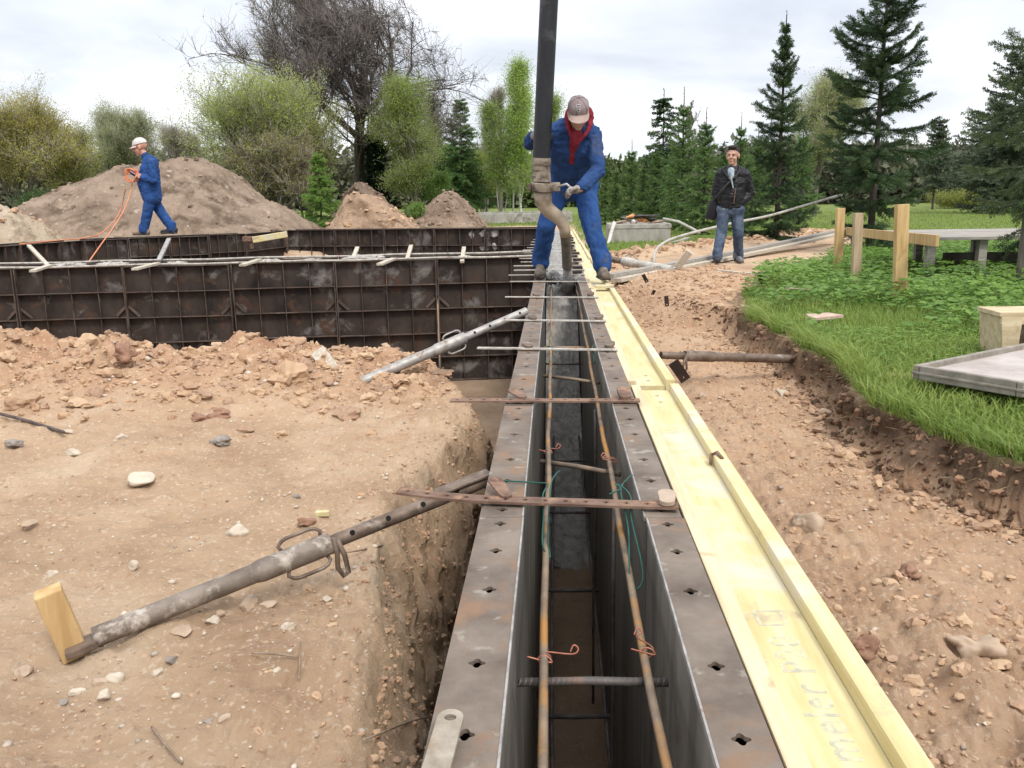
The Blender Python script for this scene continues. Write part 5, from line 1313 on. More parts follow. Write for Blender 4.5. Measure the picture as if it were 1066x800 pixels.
# --- the worker who walks on the far wall with the cord
YW = E0.y+.02
YW = float(at_z(165, 245, FZ).y)
k_ = YW/15.0
def QT(px, py, dy): return at_y(px, py, YW+dy)
J = dict(head=QT(146, 153.5, 0), neck=QT(153, 165, 0), chest=QT(156, 178, 0), pelvis=QT(158, 202, 0),
         shL=QT(158, 170, -.17), shR=QT(155, 170, .17), elL=QT(160, 188, -.22), wrL=QT(148, 185, -.20), elR=QT(149, 184, .16), wrR=QT(138, 179, .08),
         hipL=QT(157, 206, -.09), hipR=QT(159, 206, .09), knL=QT(153, 223, -.10), knR=QT(168, 222, .09), anL=QT(150, 239.5, -.10), anR=QT(179, 238.5, .09))
hdQ = {'L': ((-.9, -.1, .35), (.1, .8, -.3), -1, .9, 1.0), 'R': ((-.95, -.1, .2), (0, -.8, -.2), -1, .9, 1.0)}
t, J, at, M = figure('worker in a blue suit and pale cap walking with an orange cord', (J['anL'].x+.2, YW, FZ), J, (-.95, -.14, -.26), (-.3, 0, 1), 1.16, skin_red, (.166, .160, .084, .073, .062), (.138, .108, .088, .080), blue_t, blue_t, 21, hdQ, 1.12, -.12)
walker = t
q = MB()
cap(t, at, M, 1.0, cap_w, pm('pink_brim', (.45, .33, .30), (.55, .42, .38), 14), .06)
boot(t, J['anL'], (-1, -.05, 0), FZ+.006, pm('tan_shoe', (.22, .14, .10), (.32, .22, .165), 14)); boot(t, J['anR'], (-1, -.05, 0), FZ+.006, shoe_d, 'boot', 1.0, .02)
q = MB(); q.ell(at(.031, .081, .004), (.012, .008, .007), M, 8); q.ell(at(-.031, .081, .004), (.012, .008, .007), M, 8); q.build('eyes', eye_w, t)
q = MB(); q.capsule(J['neck'], J['neck']+Vector((-.02, 0, .035)), .083, .072); fuse('shirt_collar', q, blue_j, t, .008, 2)
# the orange cord: coil in the hands, one strand down to the near cross wall, one back along the far wall
hL = J['wrL']+Vector((-.07, -.02, .03)); hR = J['wrR']+Vector((-.06, 0, .02))
def cord(pts, label):
    o = wire(pts, rope_m, label, .0085, 'cord'); o['category'] = 'cord'; return o
cc_ = [hR]
for k in range(28):
    a = k*.9; rr = .11+.03*math.sin(k*1.7); c_ = (hL+hR)/2+Vector((.02, -.10, -.02)); cc_.append(c_+Vector((math.cos(a)*rr, .02*math.sin(k), math.sin(a)*rr*.8-.02)))
cc_ += [hL]
dn = [at_y(138, 190, YW-.25), at_y(136, 200, YW-.3), at_y(129, 219, YW-1.3), at_y(118, 237, YW-2.4), at_y(105, 255, YW-3.4), at_y(92, 273.5, 10.5)]
cord(cc_+dn, 'orange cord looped in the walking worker\'s hands and hanging down to the near cross wall')
cord([at_z(122, 236, .35)]*1+[at_y(126, 219, YW+.4), at_y(118, 233, YW+.35), at_z(106, 241.5, FZ+.15), at_z(88, 248.5, FZ+.03), at_z(60, 250.5, FZ+.03), at_z(20, 254.5, FZ+.02)][1:] if False else [at_y(131, 196, YW+.3), at_y(124, 222, YW+.35), at_z(108, 241, FZ+.12), at_z(88, 248, FZ+.03), at_z(60, 250.5, FZ+.03), at_z(20, 254.5, FZ+.02)], 'second strand of orange cord trailing along the far wall at the left')

# --- the man in the black jacket
YM = 12.9
def RT_(px, py, dy=0): return at_y(px, py, YM+dy)
J = dict(head=RT_(763, 162), neck=RT_(763, 176, .02), chest=RT_(762, 191, .02), pelvis=RT_(760, 216),
         shR=RT_(750, 182, .02), shL=RT_(776, 182, .02), elR=RT_(745.5, 202, .06), wrR=RT_(752, 213, -.03), elL=RT_(781, 202, .06), wrL=RT_(770.5, 212.5, -.03),
         hipR=RT_(753.5, 219), hipL=RT_(767, 219), knR=RT_(751, 243, -.08), knL=RT_(768.5, 243, -.04), anR=RT_(746.5, 267, -.22), anL=RT_(768.5, 267, .10))
hdM = {'R': ((.35, -.1, -1), (.6, .7, 0), 1, .35, 1.0), 'L': ((-.35, -.1, -1), (-.6, .7, 0), -1, .35, 1.0)}
gm = float(gz(J['anR'].x, J['anR'].y)); 
t, J, at, M = figure('dark haired man in black leather jacket and jeans, hands in his pockets', (J['pelvis'].x, YM, J['anR'].z-.08), J, (-.42, -.9, -.05), (.02, 0, 1), 1.12, skin_m, (.138, .150, .082, .072, .064), (.128, .100, .082, .074), leather, jeans, 33, hdM, 1.0, .10, None, .014)
man = t
q = MB(); q.ell(at(0, -.020, .050), (.091, .108, .092), M, 18); q.ell(at(0, .052, .100), (.066, .05, .030), M, 12); q.ell(at(0, -.07, -.01), (.074, .05, .056), M, 12)
h = fuse('hair', q, hair_m, t, .007, 1, .010, 30, 8)
q = MB()
for s_ in (-1, 1): q.box(at(.031*s_, .093, .018), (.030, .006, .006), M, .002)
q.build('eyebrows', hair_m, t)
q = MB()
for s_ in (-1, 1): q.ell(at(.031*s_, .081, .000), (.009, .006, .004), M, 8)
q.build('eyes', pm('dark_eye', (.03, .025, .022), (.06, .05, .045), 9, rough=.2), t)
q = MB(); q.ell(at(0, .089, -.066), (.022, .006, .006), M, 8); q.build('lips', lip_m, t)
q = MB(); q.capsule(RT_(760.5, 182, -.150), RT_(763, 195, -.172), .056, .030, 14, (1, .3)); q.capsule(RT_(761, 178, -.09), RT_(761, 184, -.145), .050, .045); fuse('tee_shirt', q, tee_m, t, .008, 2)
q = MB(); q.capsule(RT_(752, 176, -.05), RT_(757.5, 184, -.165), .022, .016); q.capsule(RT_(770, 175, -.05), RT_(765.5, 186, -.17), .022, .016); q.capsule(RT_(752, 176, -.05), RT_(762, 173, .09), .022, .03); q.capsule(RT_(770, 175, -.05), RT_(762, 173, .09), .022, .03); fuse('jacket_collar', q, leather, t, .008, 2)
q = MB(); q.tube([RT_(766, 197, -.168), RT_(764.5, 205, -.165), RT_(764, 212, -.15)], .006, 6); q.build('zip', rusty, t)
for s_, tw in (('R', (-.12, -1, 0)), ('L', (.05, -1, 0))): boot(t, J['an'+s_], tw, J['an'+s_].z-.085, shoe_d if s_ == 'R' else pm('grey_shoe', (.12, .12, .125), (.24, .24, .25), 20), 'shoe')
t = thing('shoulder_bag', 'black shoulder bag hanging at the hip of the man in the black jacket', 'bag', RT_(742, 221, .02))
q = MB(); q.box(RT_(742, 219, .05), (.16, .10, .28), Matrix.Rotation(R(14), 3, 'Y'), .03); q.build('bag', leather, t, 'auto')
q = MB(); q.tube([RT_(744, 208, -.02), RT_(750, 200, -.175), RT_(757, 192, -.185), RT_(765, 184, -.17), RT_(772, 176.5, -.06), RT_(774, 176, .06)], .013, 6); q.build('strap', shoe_d, t, True)
# ------------------------------------------------------------------ vegetation
bark_g = pm('grey_bark', (.10, .085, .072), (.19, .165, .14), 6, (3, 3, .5), .95, 0, 30, .7, .02)
bark_d = pm('dark_bark', (.045, .036, .03), (.10, .08, .066), 6, (3, 3, .5), .95, 0, 30, .7, .02)
bark_w = pm('birch_bark', (.42, .40, .37), (.62, .6, .56), 3, (2, 2, .7), .85, 0, 30, .3, .01, (.05, .045, .04), 5, .62)
spr_m = leafmat('spruce_needles', (.014, .034, .014), (.075, .125, .045), .15, .5)
spr_l = leafmat('young_spruce_needles', (.048, .105, .032), (.18, .275, .085), .22, .5)
spr_g = leafmat('grey_green_needles', (.06, .082, .052), (.15, .18, .11), .2, .55)
thu_m = leafmat('dark_cypress', (.006, .016, .008), (.022, .042, .020), .1, .6)
lar_m = leafmat('fresh_larch', (.095, .18, .035), (.24, .36, .085), .35)
bir_m = leafmat('spring_birch', (.22, .36, .05), (.42, .56, .14), .5)
oli_m = leafmat('olive_spring_leaves', (.31, .27, .06), (.54, .48, .13), .5)
grn_m = leafmat('pale_spring_leaves', (.25, .31, .08), (.45, .51, .18), .5)
yel_m = leafmat('yellow_green_leaves', (.18, .21, .04), (.34, .36, .09), .4)
twg_m = leafmat('grey_twigs', (.13, .112, .10), (.24, .21, .19), 0, .9)
twig_w = pm('pale_twig_wood', (.24, .215, .17), (.36, .33, .27), 6, rough=.95)
twig_d = pm('grey_twig_wood', (.15, .13, .12), (.24, .21, .195), 6, rough=.95)

def prisms(P0, P1, R0, R1, k=4):
    P0 = np.asarray(P0, float); P1 = np.asarray(P1, float); n = len(P0)
    d = P1-P0; L = np.linalg.norm(d, axis=1, keepdims=True)+1e-9; d = d/L
    a = np.where(np.abs(d[:, 2:3]) > .9, [[1., 0, 0]], [[0, 0, 1.]])
    u = np.cross(d, a); u /= np.linalg.norm(u, axis=1, keepdims=True)+1e-9; w = np.cross(d, u)
    rings = []
    for P, Rr in ((P0, R0), (P1, R1)):
        for j in range(k):
            q = 2*math.pi*j/k; rings.append(P+(u*math.cos(q)+w*math.sin(q))*np.asarray(Rr)[:, None])
    V = np.stack(rings, 1).reshape(-1, 3); b = (np.arange(n)*2*k)[:, None]
    F = np.concatenate([np.stack([b[:, 0]+j, b[:, 0]+(j+1) % k, b[:, 0]+k+(j+1) % k, b[:, 0]+k+j], 1) for j in range(k)])
    return V, F
def blades(P, D, N, L, W):
    # one pointed leaf (two triangles as a kite quad) at P along D with normal N
    D = D/(np.linalg.norm(D, axis=1, keepdims=True)+1e-9); S = np.cross(D, N); S /= np.linalg.norm(S, axis=1, keepdims=True)+1e-9
    L = np.asarray(L)[:, None]; W = np.asarray(W)[:, None]
    V = np.stack([P, P+D*L*.45+S*W*.5, P+D*L, P+D*L*.45-S*W*.5], 1).reshape(-1, 3)
    F = (np.arange(len(P))*4)[:, None]+np.arange(4)[None]
    return V, F
def unit(n):
    v = rng.normal(size=(n, 3)); return v/np.linalg.norm(v, axis=1, keepdims=True)

def spruce(H, Rm, seed, crown_m, trunk_m, whorl=.32, nb=6, step=.03, nl=.05, nw=.016, low=.10, lean=0.0, up=.9, pow_=.85, lat=.42, gap=0.0, droop=.25, bare_top=.06, tipup=.35, latstep=.075, n_side=3, lvar=.55):
    g = np.random.default_rng(seed)
    seg0 = []; seg1 = []; r0 = []; r1 = []; S0 = []; S1 = []; cl = []
    z = H*low
    hs = []
    while z < H*(1-bare_top):
        hs.append(z); z += whorl*(.75+.5*g.random())*(.6+.6*(1-z/H))
    for h in hs:
        f = 1-h/H; Lb = Rm*min(1, (f*1.06)**pow_)
        if h < H*(low+.10): Lb *= .72
        k = int(nb*(.8+.5*g.random())); a0 = g.random()*6.28
        for j in range(k):
            if g.random() < gap: continue
            a = a0+6.283*j/k+g.normal()*.22; L = Lb*(.9-.5*lvar+lvar*g.random())
            hh = h+g.normal()*whorl*.2
            el = -.18+up*(1-f)**1.2+g.normal()*.12
            n = max(4, int(L/.16)); p = np.array([0, 0, hh]); tint = g.random()
            d2 = np.array([math.cos(a), math.sin(a)])
            for i in range(n):
                s = (i+.5)/n; e_ = el-droop*math.sin(s*2.2)+tipup*s*s*1.5
                q = p+np.array([d2[0]*math.cos(e_), d2[1]*math.cos(e_), math.sin(e_)])*L/n
                rr = .010*L*(1-s)+.003
                seg0.append(p); seg1.append(q); r0.append(rr); r1.append(rr*.8)
                if s > .12:
                    S0.append(p); S1.append(q); cl.append(tint)
                    m_ = max(1, int(L/n/latstep+.5))
                    for u in range(m_):
                        b = p+(q-p)*(u+.5)/m_
                        for sg in (1, -1):
                            l = (lat*L*(1-s)**.8+.07+.03*L)*(.6+.7*g.random())
                            aa = a+sg*(.85+.25*g.normal()); e3 = e_-.30+.22*g.normal()
                            S0.append(b); S1.append(b+np.array([math.cos(aa)*math.cos(e3), math.sin(aa)*math.cos(e3), math.sin(e3)])*l); cl.append(np.clip(tint+.3*g.normal()+.25*s, 0, 1))
                p = q
    # leader
    for (za, zb) in ((H*(1-bare_top), H),): S0.append(np.array([0, 0, za])); S1.append(np.array([0, 0, zb])); cl.append(.7)
    S0 = np.array(S0); S1 = np.array(S1); cl = np.array(cl)
    L = np.linalg.norm(S1-S0, axis=1); cnt = np.maximum(2, (L/step).astype(int)); rep = np.repeat(np.arange(len(L)), cnt)
    off = np.concatenate([np.arange(c)/c for c in cnt])
    D = (S1-S0)[rep]/L[rep][:, None]; P = S0[rep]+(S1-S0)[rep]*off[:, None]
    up_ = np.tile([[0., 0, 1]], (len(D), 1)); side = np.cross(D, up_); side /= np.linalg.norm(side, axis=1, keepdims=True)+1e-6; up2 = np.cross(side, D)
    Vs = []; Fs = []; Ts = []; nbv = 0
    for s_ in range(n_side):
        q = [.0, math.pi, math.pi/2, -math.pi/2][s_]
        rad = side*math.cos(q)+up2*math.sin(q)
        DD = D*.75+rad*.8+g.normal(size=D.shape)*.18
        NN = up2+g.normal(size=D.shape)*.4 if s_ < 2 else side
        V, F = blades(P, DD, NN, nl*(.7+.6*g.random(len(P))), np.full(len(P), nw)*(.7+.6*g.random(len(P))))
        Vs.append(V); Fs.append(F+nbv); nbv += len(V); Ts.append(np.repeat(np.clip(cl[rep]*.75+.18*g.random(len(P))+.08*off, 0, 1), 4))
    crown = npmesh('crown', np.concatenate(Vs), np.concatenate(Fs), np.concatenate(Ts)); crown.materials.append(crown_m)
    # trunk with limbs
    tz = np.linspace(-.15, H*.985, 24); tr = .012*H*(1-tz/H*.93)+.006
    T0 = np.stack([0*tz, 0*tz, tz], 1)
    V1, F1 = prisms(T0[:-1], T0[1:], tr[:-1], tr[1:], 9); V2, F2 = prisms(seg0, seg1, r0, r1, 4)
    trunk = npmesh('trunk', np.concatenate([V1, V2]), np.concatenate([F1, F2+len(V1)]), smooth=True); trunk.materials.append(trunk_m)
    return crown, trunk
def place(name, label, cat, base, crown, trunk, group=None, rz=0, sc=1.0, szz=None, tilt=0):
    t = thing(name, label, cat, base, group, rz); t.scale = (sc, sc, szz or sc)
    t.rotation_euler[0] = tilt
    link('crown', crown, None, t); o_ = link('trunk', trunk, None, t)
    if trunk.name in TWIGS: link('twigs', TWIGS[trunk.name], None, o_)
    return t
def tree_at(px, top, base_py, Yd, z=None):
    b = at_y(px, base_py, Yd); 
    if z is not None: b.z = z
    H = at_y(px, top, Yd).z-b.z
    return b, H

TWIGS = {}
def broadleaf(H, Rm, seed, leaf_m, trunk_m, trunks=1, first=.22, levels=4, nchild=4, leaf=9000, ls=.09, spread=.75, upb=.35, leafy=1.0, twig_k=3, shape='round', clump=.25, tr=.018, droop=0.0, aspect=1.0, minr=.004, nsub=6, twigs=0, twl=.5, twr=.006, twup=.5, leanx=0.0):
    g = np.random.default_rng(seed); S = []
    def grow(p, d, L, r, lev):
        n = 4 if lev < 2 else 3; q = p.copy(); dd = d.copy()
        pts = [q.copy()]
        for i in range(n):
            dd = dd+g.normal(size=3)*.13*(1+.35*lev); dd[2] += (upb*.12 if lev else .02)-droop*.05*lev; dd /= np.linalg.norm(dd)
            q2 = q+dd*L/n; S.append((q, q2, r*(1-.16*i*(1 if lev else .8)), r*(1-.16*(i+1)*(1 if lev else .8)), lev)); q = q2; pts.append(q.copy())
        if lev >= levels: return
        k = nchild+(nsub if lev == 0 else 0)
        for c_ in range(k):
            f = (first+(1-first)*(c_+g.random()*.8)/k) if lev == 0 else .25+.75*(c_+g.random())/k
            i = min(int(f*n), n-1); b = pts[i]+(pts[i+1]-pts[i])*(f*n-i)
            a = g.random()*6.28+c_*2.4; ref = np.array([math.cos(a), math.sin(a), 0.])
            sp_ = spread*(.75+.5*g.random())
            nd = dd*math.cos(sp_)+ref*math.sin(sp_); nd[2] += upb*.4; nd /= np.linalg.norm(nd)
            if lev == 0:
                e_ = (1-f) if shape == 'cone' else math.sin(math.pi*min(1, .18+f*.80))
                Ln = Rm*(.25+.85*e_)*(.75+.45*g.random())
            else: Ln = L*(.42+.28*g.random())
            grow(b, nd, Ln, max(minr, r*(.55 if lev == 0 else .5)*(1-.3*f)), lev+1)
    for t_ in range(trunks):
        a = 6.28*t_/max(1, trunks)+g.random(); d = np.array([math.cos(a)*.22, math.sin(a)*.22, 1.]) if trunks > 1 else np.array([.02, 0, 1.]); d /= np.linalg.norm(d)
        grow(np.array([math.cos(a)*.15*(trunks > 1), math.sin(a)*.15*(trunks > 1), -.2]), d, H*(.80+.15*g.random()) if trunks > 1 else H*.88, tr*H*(1 if trunks == 1 else .65), 0)
    P0 = np.array([s[0] for s in S]); P1 = np.array([s[1] for s in S]); r0 = np.array([s[2] for s in S]); r1 = np.array([s[3] for s in S]); lev = np.array([s[4] for s in S])
    mxz = P1[:, 2].max(); scz = H/max(mxz, .1); P0[:, 2] *= scz; P1[:, 2] *= scz
    rr = np.percentile(np.hypot(P1[:, 0], P1[:, 1]), 97); sr = min(1.6, Rm/max(rr, .1)); P0[:, :2] *= sr; P1[:, :2] *= sr
    if leanx:
        for P_ in (P0, P1): P_[:, 0] += leanx*np.clip(P_[:, 2]/H, 0, 1)**1.3
    big = lev < 2
    V1, F1 = prisms(P0[big], P1[big], r0[big], r1[big], 7); V2, F2 = prisms(P0[~big], P1[~big], np.maximum(r0[~big], minr), np.maximum(r1[~big], minr*.8), 3)
    trunk = npmesh('trunk', np.concatenate([V1, V2]), np.concatenate([F1, F2+len(V1)]), smooth=True); trunk.materials.append(trunk_m)
    if twigs:                                # the fine outer twigs
        tp = np.where(lev >= levels-1)[0]; c_ = g.choice(tp, twigs); f = g.random(twigs)[:, None]; A = P0[c_]*(1-f)+P1[c_]*f
        od = P1[c_]-P0[c_]; od /= np.linalg.norm(od, axis=1, keepdims=True)+1e-9
        D = od*.8+g.normal(size=(twigs, 3))*.55; D[:, 2] += twup; D /= np.linalg.norm(D, axis=1, keepdims=True)
        ln = twl*(.4+.9*g.random(twigs)); M_ = A+D*ln[:, None]*.5; D2 = D+g.normal(size=(twigs, 3))*.35; D2 /= np.linalg.norm(D2, axis=1, keepdims=True)
        V3, F3 = prisms(A, M_, np.full(twigs, twr), np.full(twigs, twr*.8), 3); V4, F4 = prisms(M_, M_+D2*ln[:, None]*.5, np.full(twigs, twr*.8), np.full(twigs, twr*.4), 3)
        tw_ = npmesh('twigs', np.concatenate([V3, V4]), np.concatenate([F3, F4+len(V3)])); tw_.materials.append(twig_w if trunk_m is not bark_d else twig_d)
        TWIGS[trunk.name] = tw_
        A = M_+D2*ln[:, None]*.4*g.random((twigs, 1))
    tips = np.where(lev >= levels-1)[0]
    n = int(leaf*1.7)
    if n < 10:
        n = 10
    w = .35+fbm(P1[tips][:, 0]*.7, P1[tips][:, 1]*.7, P1[tips][:, 2]*.7, 3); w = np.clip(w+.25, .03, None); w /= w.sum()
    ch = g.choice(tips, n, p=w); f = g.random(n)[:, None]
    P = P0[ch]*(1-f)+P1[ch]*f
    if twigs: i_ = g.choice(twigs, n); P = np.where(g.random((n, 1)) < .6, A[i_], P)
    P = P+np.clip(g.normal(size=(n, 3)), -1.6, 1.6)*clump*ls*2.2
    D = g.normal(size=(n, 3)); D[:, 2] -= .5; N = g.normal(size=(n, 3)); N[:, 2] += .6
    V, F = blades(P, D, N, .68*ls*(.6+.8*g.random(n)), .55*ls*(.6+.7*g.random(n)))
    tint = np.clip(.5+.55*fbm(P[:, 0]*.55+seed, P[:, 1]*.55, P[:, 2]*.55, 3)+.3*(g.random(n)-.5), 0, 1)
    crown = npmesh('crown', V, F, np.repeat(tint, 4)); crown.materials.append(leaf_m)
    return crown, trunk

# big spruce behind the batter board
b, H = tree_at(905, -58, 262, 15.6, -.30)
cr_, tk_ = spruce(H, 1.12, 5, spr_m, bark_d, .34, 7, .019, .046, .014, .09, up=1.0, pow_=.50, lat=.36, gap=.16, lvar=.95, droop=.24, tipup=.55, latstep=.05, n_side=4)
place('spruce_tree', 'large dark spruce with ragged upswept branches standing behind the batter board', 'spruce', b, cr_, tk_)
b, H = tree_at(808, 12, 243, 19.5, -.32)
cr_, tk_ = spruce(H, .98, 11, spr_m, bark_d, .25, 7, .022, .048, .015, .02, up=1.1, pow_=.95, lvar=.95, lat=.38, gap=.05, droop=.2, tipup=.5, latstep=.07, n_side=4, bare_top=.07)
place('spruce_tree', 'slender dark spruce right behind the jacketed man', 'spruce', b, cr_, tk_)
b, H = tree_at(1061, -60, 297, 8.9, -.24)
cr_, tk_ = spruce(H, .66, 17, leafmat('sparse_spruce_needles', (.035, .062, .022), (.125, .165, .065), .2, .5), bark_g, .32, 6, .015, .034, .009, .14, up=.55, pow_=.40, lat=.30, gap=.12, droop=.35, tipup=.5, latstep=.055, n_side=4)
place('spruce_tree', 'thin sparse young spruce cut by the right edge, nearest tree to the viewer', 'spruce', b, cr_, tk_)
# row of young spruces behind the tank
sa = spruce(4.2, 1.05, 23, spr_l, bark_d, .22, 8, .04, .07, .026, .03, up=.9, pow_=.75, lat=.40, gap=.08, tipup=.55, bare_top=.13, latstep=.11)
sb = spruce(5.2, 1.25, 29, spr_l, bark_d, .25, 8, .045, .075, .028, .05, up=.9, pow_=.85, lat=.40, gap=.12, tipup=.6, bare_top=.16, latstep=.12)
row = [(630, 165, 226, 33, 0, 'at the left end, just past the worker\'s elbow'), (641, 168, 226, 31, 1, 'second from the left in the row, half hidden by the worker'), (657, 146, 228, 30, 0, 'with a thin tip above the left end of the concrete tank'), (669, 166, 228, 29, 1, 'low one over the middle of the tank'), (682, 146, 229, 28.5, 0, 'over the rubbish in the tank, below the old dark spruce'),
       (709, 90, 232, 26.5, 1, 'tallest of the young row, with a long bare leader'), (732, 112, 236, 24, 0, 'with two horned top shoots just left of the jacketed man'), (699, 150, 228, 30, 0, 'short one filling the gap right of the tank'), (768, 116, 232, 25.5, 1, 'just right of the head of the jacketed man'), (752, 150, 228, 29, 0, 'low one hidden behind the shoulder of the jacketed man'), (786, 130, 226, 30, 1, 'between the jacketed man and the slender dark spruce'), (832, 128, 226, 30, 0, 'right of the slender dark spruce')]
for i, (px, top, bp, Yd, kind, wd) in enumerate(row):
    b, H = tree_at(px, top, bp, Yd, -.36); c_, k_2 = (sa, sb)[kind]; H0 = (4.2, 5.2)[kind]
    place('spruce_tree', 'young green spruce '+wd, 'spruce', b, c_, k_2, 'young spruces in the row behind the tank', i*2.1, H/H0*(.95+.02*(i % 4)), H/H0)
# old dark spruce with cones, far behind
b, H = tree_at(689, 93, 216, 44, -.36)
cr_, tk_ = spruce(H, 1.75, 31, spr_m, bark_d, .40, 8, .07, .12, .06, .08, up=.5, pow_=.55, lat=.40, gap=.12, droop=.5, tipup=.2, latstep=.16)
place('spruce_tree', 'old very dark spruce rising behind the row of young ones', 'spruce', b, cr_, tk_)
# grey green conifers at the right
b, H = tree_at(1046, 48, 216, 42, -.36)
cr_, tk_ = spruce(H, 3.1, 37, spr_g, bark_d, .46, 9, .06, .12, .05, .06, up=.45, pow_=.62, lat=.42, gap=.08, droop=.1, tipup=.4, latstep=.16)
place('spruce_tree', 'broad grey green spruce in the distance at the right edge', 'spruce', b, cr_, tk_)
b, H = tree_at(971, 124, 213, 52, -.36)
cr_, tk_ = spruce(H, 1.3, 41, spr_g, bark_d, .42, 9, .07, .13, .06, .27, up=.5, pow_=.42, lat=.5, gap=.05, droop=.1, tipup=.3, latstep=.18)
place('pine_tree', 'small rounded pine on a bare stem far behind the batter board', 'pine', b, cr_, tk_)
b, H = tree_at(1003, 158, 210, 60, -.36)
cr_, tk_ = spruce(H, 2.0, 43, spr_g, bark_d, .42, 9, .08, .14, .06, .2, up=.5, pow_=.42, lat=.5, latstep=.2)
place('pine_tree', 'low spreading pine between the rounded pine and the broad spruce', 'pine', b, cr_, tk_)
# dark cypress and the little larch
b, H = tree_at(394, 128, 222, 40, -.36)
cr_, tk_ = spruce(H, .95, 47, thu_m, bark_d, .16, 10, .06, .12, .07, .0, up=1.3, pow_=.35, lat=.4, droop=0, tipup=.8, latstep=.14, bare_top=.02)
place('cypress_tree', 'blackish green column shaped cypress right of the big bare trunk', 'cypress', b, cr_, tk_)
b, H = tree_at(335, 158, 236, 31, -.36)
cr_, tk_ = spruce(H, 1.05, 53, lar_m, bark_g, .22, 8, .05, .09, .035, .02, up=.6, pow_=.8, lat=.42, latstep=.12, tipup=.4)
place('larch_tree', 'small bright green larch at the right foot of the big earth heap', 'larch', b, cr_, tk_)
b, H = tree_at(482, 95, 224, 46, -.36)
cr_, tk_ = spruce(H, 2.1, 59, leafmat('blue_green_larch', (.065, .14, .045), (.18, .29, .095), .3), bark_g, .34, 8, .06, .12, .05, .04, up=.45, pow_=.85, lat=.42, latstep=.15, tipup=.35)
place('larch_tree', 'tall dark green larch right of the low brown cone of earth', 'larch', b, cr_, tk_)

# broadleaved trees
def bl(name, label, cat, px, top, bp, Yd, Rpx, leaf_m, trunk_m, seed, **kw):
    b, H = tree_at(px, top, bp, Yd, -.38); c_, k_2 = broadleaf(H, Rpx*Yd/FPX, seed, leaf_m, trunk_m, **kw)
    return place(name, label, cat, b, c_, k_2)
bl('bare_tree', 'huge old tree with bare branches and a thick dark trunk left of the middle', 'tree', 378, -85, 212, 42, 142, twg_m, bark_d, 6, levels=5, nchild=5, first=.20, spread=.85, upb=.45, leaf=3500, ls=.09, tr=.024, minr=.009, nsub=7, twigs=7500, twl=1.1, twr=.006, leanx=-6.0)
bl('bare_tree', 'tall bare tree with purple grey twigs just left of the huge old tree\'s trunk', 'tree', 322, -30, 215, 45, 78, twg_m, bark_g, 9, levels=4, nchild=5, first=.3, spread=.55, upb=.8, leaf=2500, ls=.09, tr=.015, minr=.011, nsub=8, twigs=3500, twl=.9, twr=.007, twup=.5)
bl('spring_tree', 'many stemmed tree with small pale spring leaves behind the big earth heap', 'tree', 292, 56, 226, 35, 86, leafmat('fresh_green_leaves', (.27, .34, .06), (.48, .55, .16), .5), bark_g, 14, trunks=5, levels=4, nchild=4, spread=.6, upb=.4, leaf=36000, ls=.08, clump=.8, minr=.006, twigs=4500, twl=.7, twr=.006)
bl('spring_tree', 'yellow green leafy tree close behind the little bright larch', 'tree', 318, 105, 226, 37, 46, yel_m, bark_g, 15, trunks=3, levels=4, nchild=4, spread=.55, leaf=30000, ls=.08, minr=.006, clump=1.1, twigs=2000, twl=.6)
bl('spring_tree', 'grey twiggy shrub with sparse leaves low at the right slope of the big earth heap', 'tree', 292, 128, 228, 33.5, 44, oli_m, bark_g, 16, trunks=4, levels=4, nchild=5, spread=.7, leaf=16000, ls=.07, minr=.006, twigs=5000, twl=.6)
bl('spring_tree', 'olive yellow leafy tree at the left edge of the picture', 'tree', 22, 80, 216, 42, 62, oli_m, bark_g, 18, trunks=3, levels=4, nchild=4, spread=.6, upb=.45, leaf=40000, ls=.09, clump=.8, minr=.007, twigs=3500, twl=1.1, twr=.007)
bl('spring_tree', 'yellow green shrubby tree between the left edge tree and the walking worker', 'tree', 80, 135, 214, 44, 34, yel_m, bark_g, 19, trunks=4, levels=4, nchild=4, spread=.6, leaf=24000, ls=.085, clump=.8, minr=.007, twigs=2500, twl=.8, twr=.007)
bl('spring_tree', 'rounded pale green tree behind the head of the walking worker', 'tree', 122, 103, 212, 52, 42, leafmat('grey_green_leaves', (.24, .29, .12), (.42, .47, .22), .5), bark_g, 20, trunks=3, levels=4, nchild=4, spread=.65, leaf=28000, ls=.09, clump=.8, minr=.008, twigs=4500, twl=1.0, twr=.008)
bl('bare_tree', 'thin bare tree far off, just right of the walking worker', 'tree', 186, 132, 210, 90, 22, twg_m, bark_g, 21, levels=4, nchild=4, spread=.5, upb=.7, leaf=600, ls=.1, minr=.018, nsub=7, twigs=3000, twl=1.2, twr=.014)
bl('bare_tree', 'second thin bare tree far off, between the walking worker and the many stemmed tree', 'tree', 207, 142, 210, 92, 18, twg_m, bark_g, 22, levels=4, nchild=4, spread=.5, upb=.7, leaf=600, ls=.1, minr=.018, nsub=7, twigs=3000, twl=1.2, twr=.014)
bl('spring_tree', 'leafy tree with yellow green lower branches right of the dark cypress', 'tree', 432, 88, 222, 37, 30, leafmat('yellow_fresh_leaves', (.17, .24, .045), (.34, .42, .11), .45), bark_g, 24, levels=4, nchild=4, first=.12, spread=.55, leaf=30000, ls=.08, clump=.9, minr=.006, nsub=11, twigs=2500, twl=.7, twr=.006)
bl('spring_tree', 'low bright green bushy tree between the cypress and the tall larch', 'tree', 441, 162, 222, 42, 24, lar_m, bark_g, 25, trunks=3, levels=3, nchild=4, spread=.6, leaf=9000, ls=.08, clump=.7)
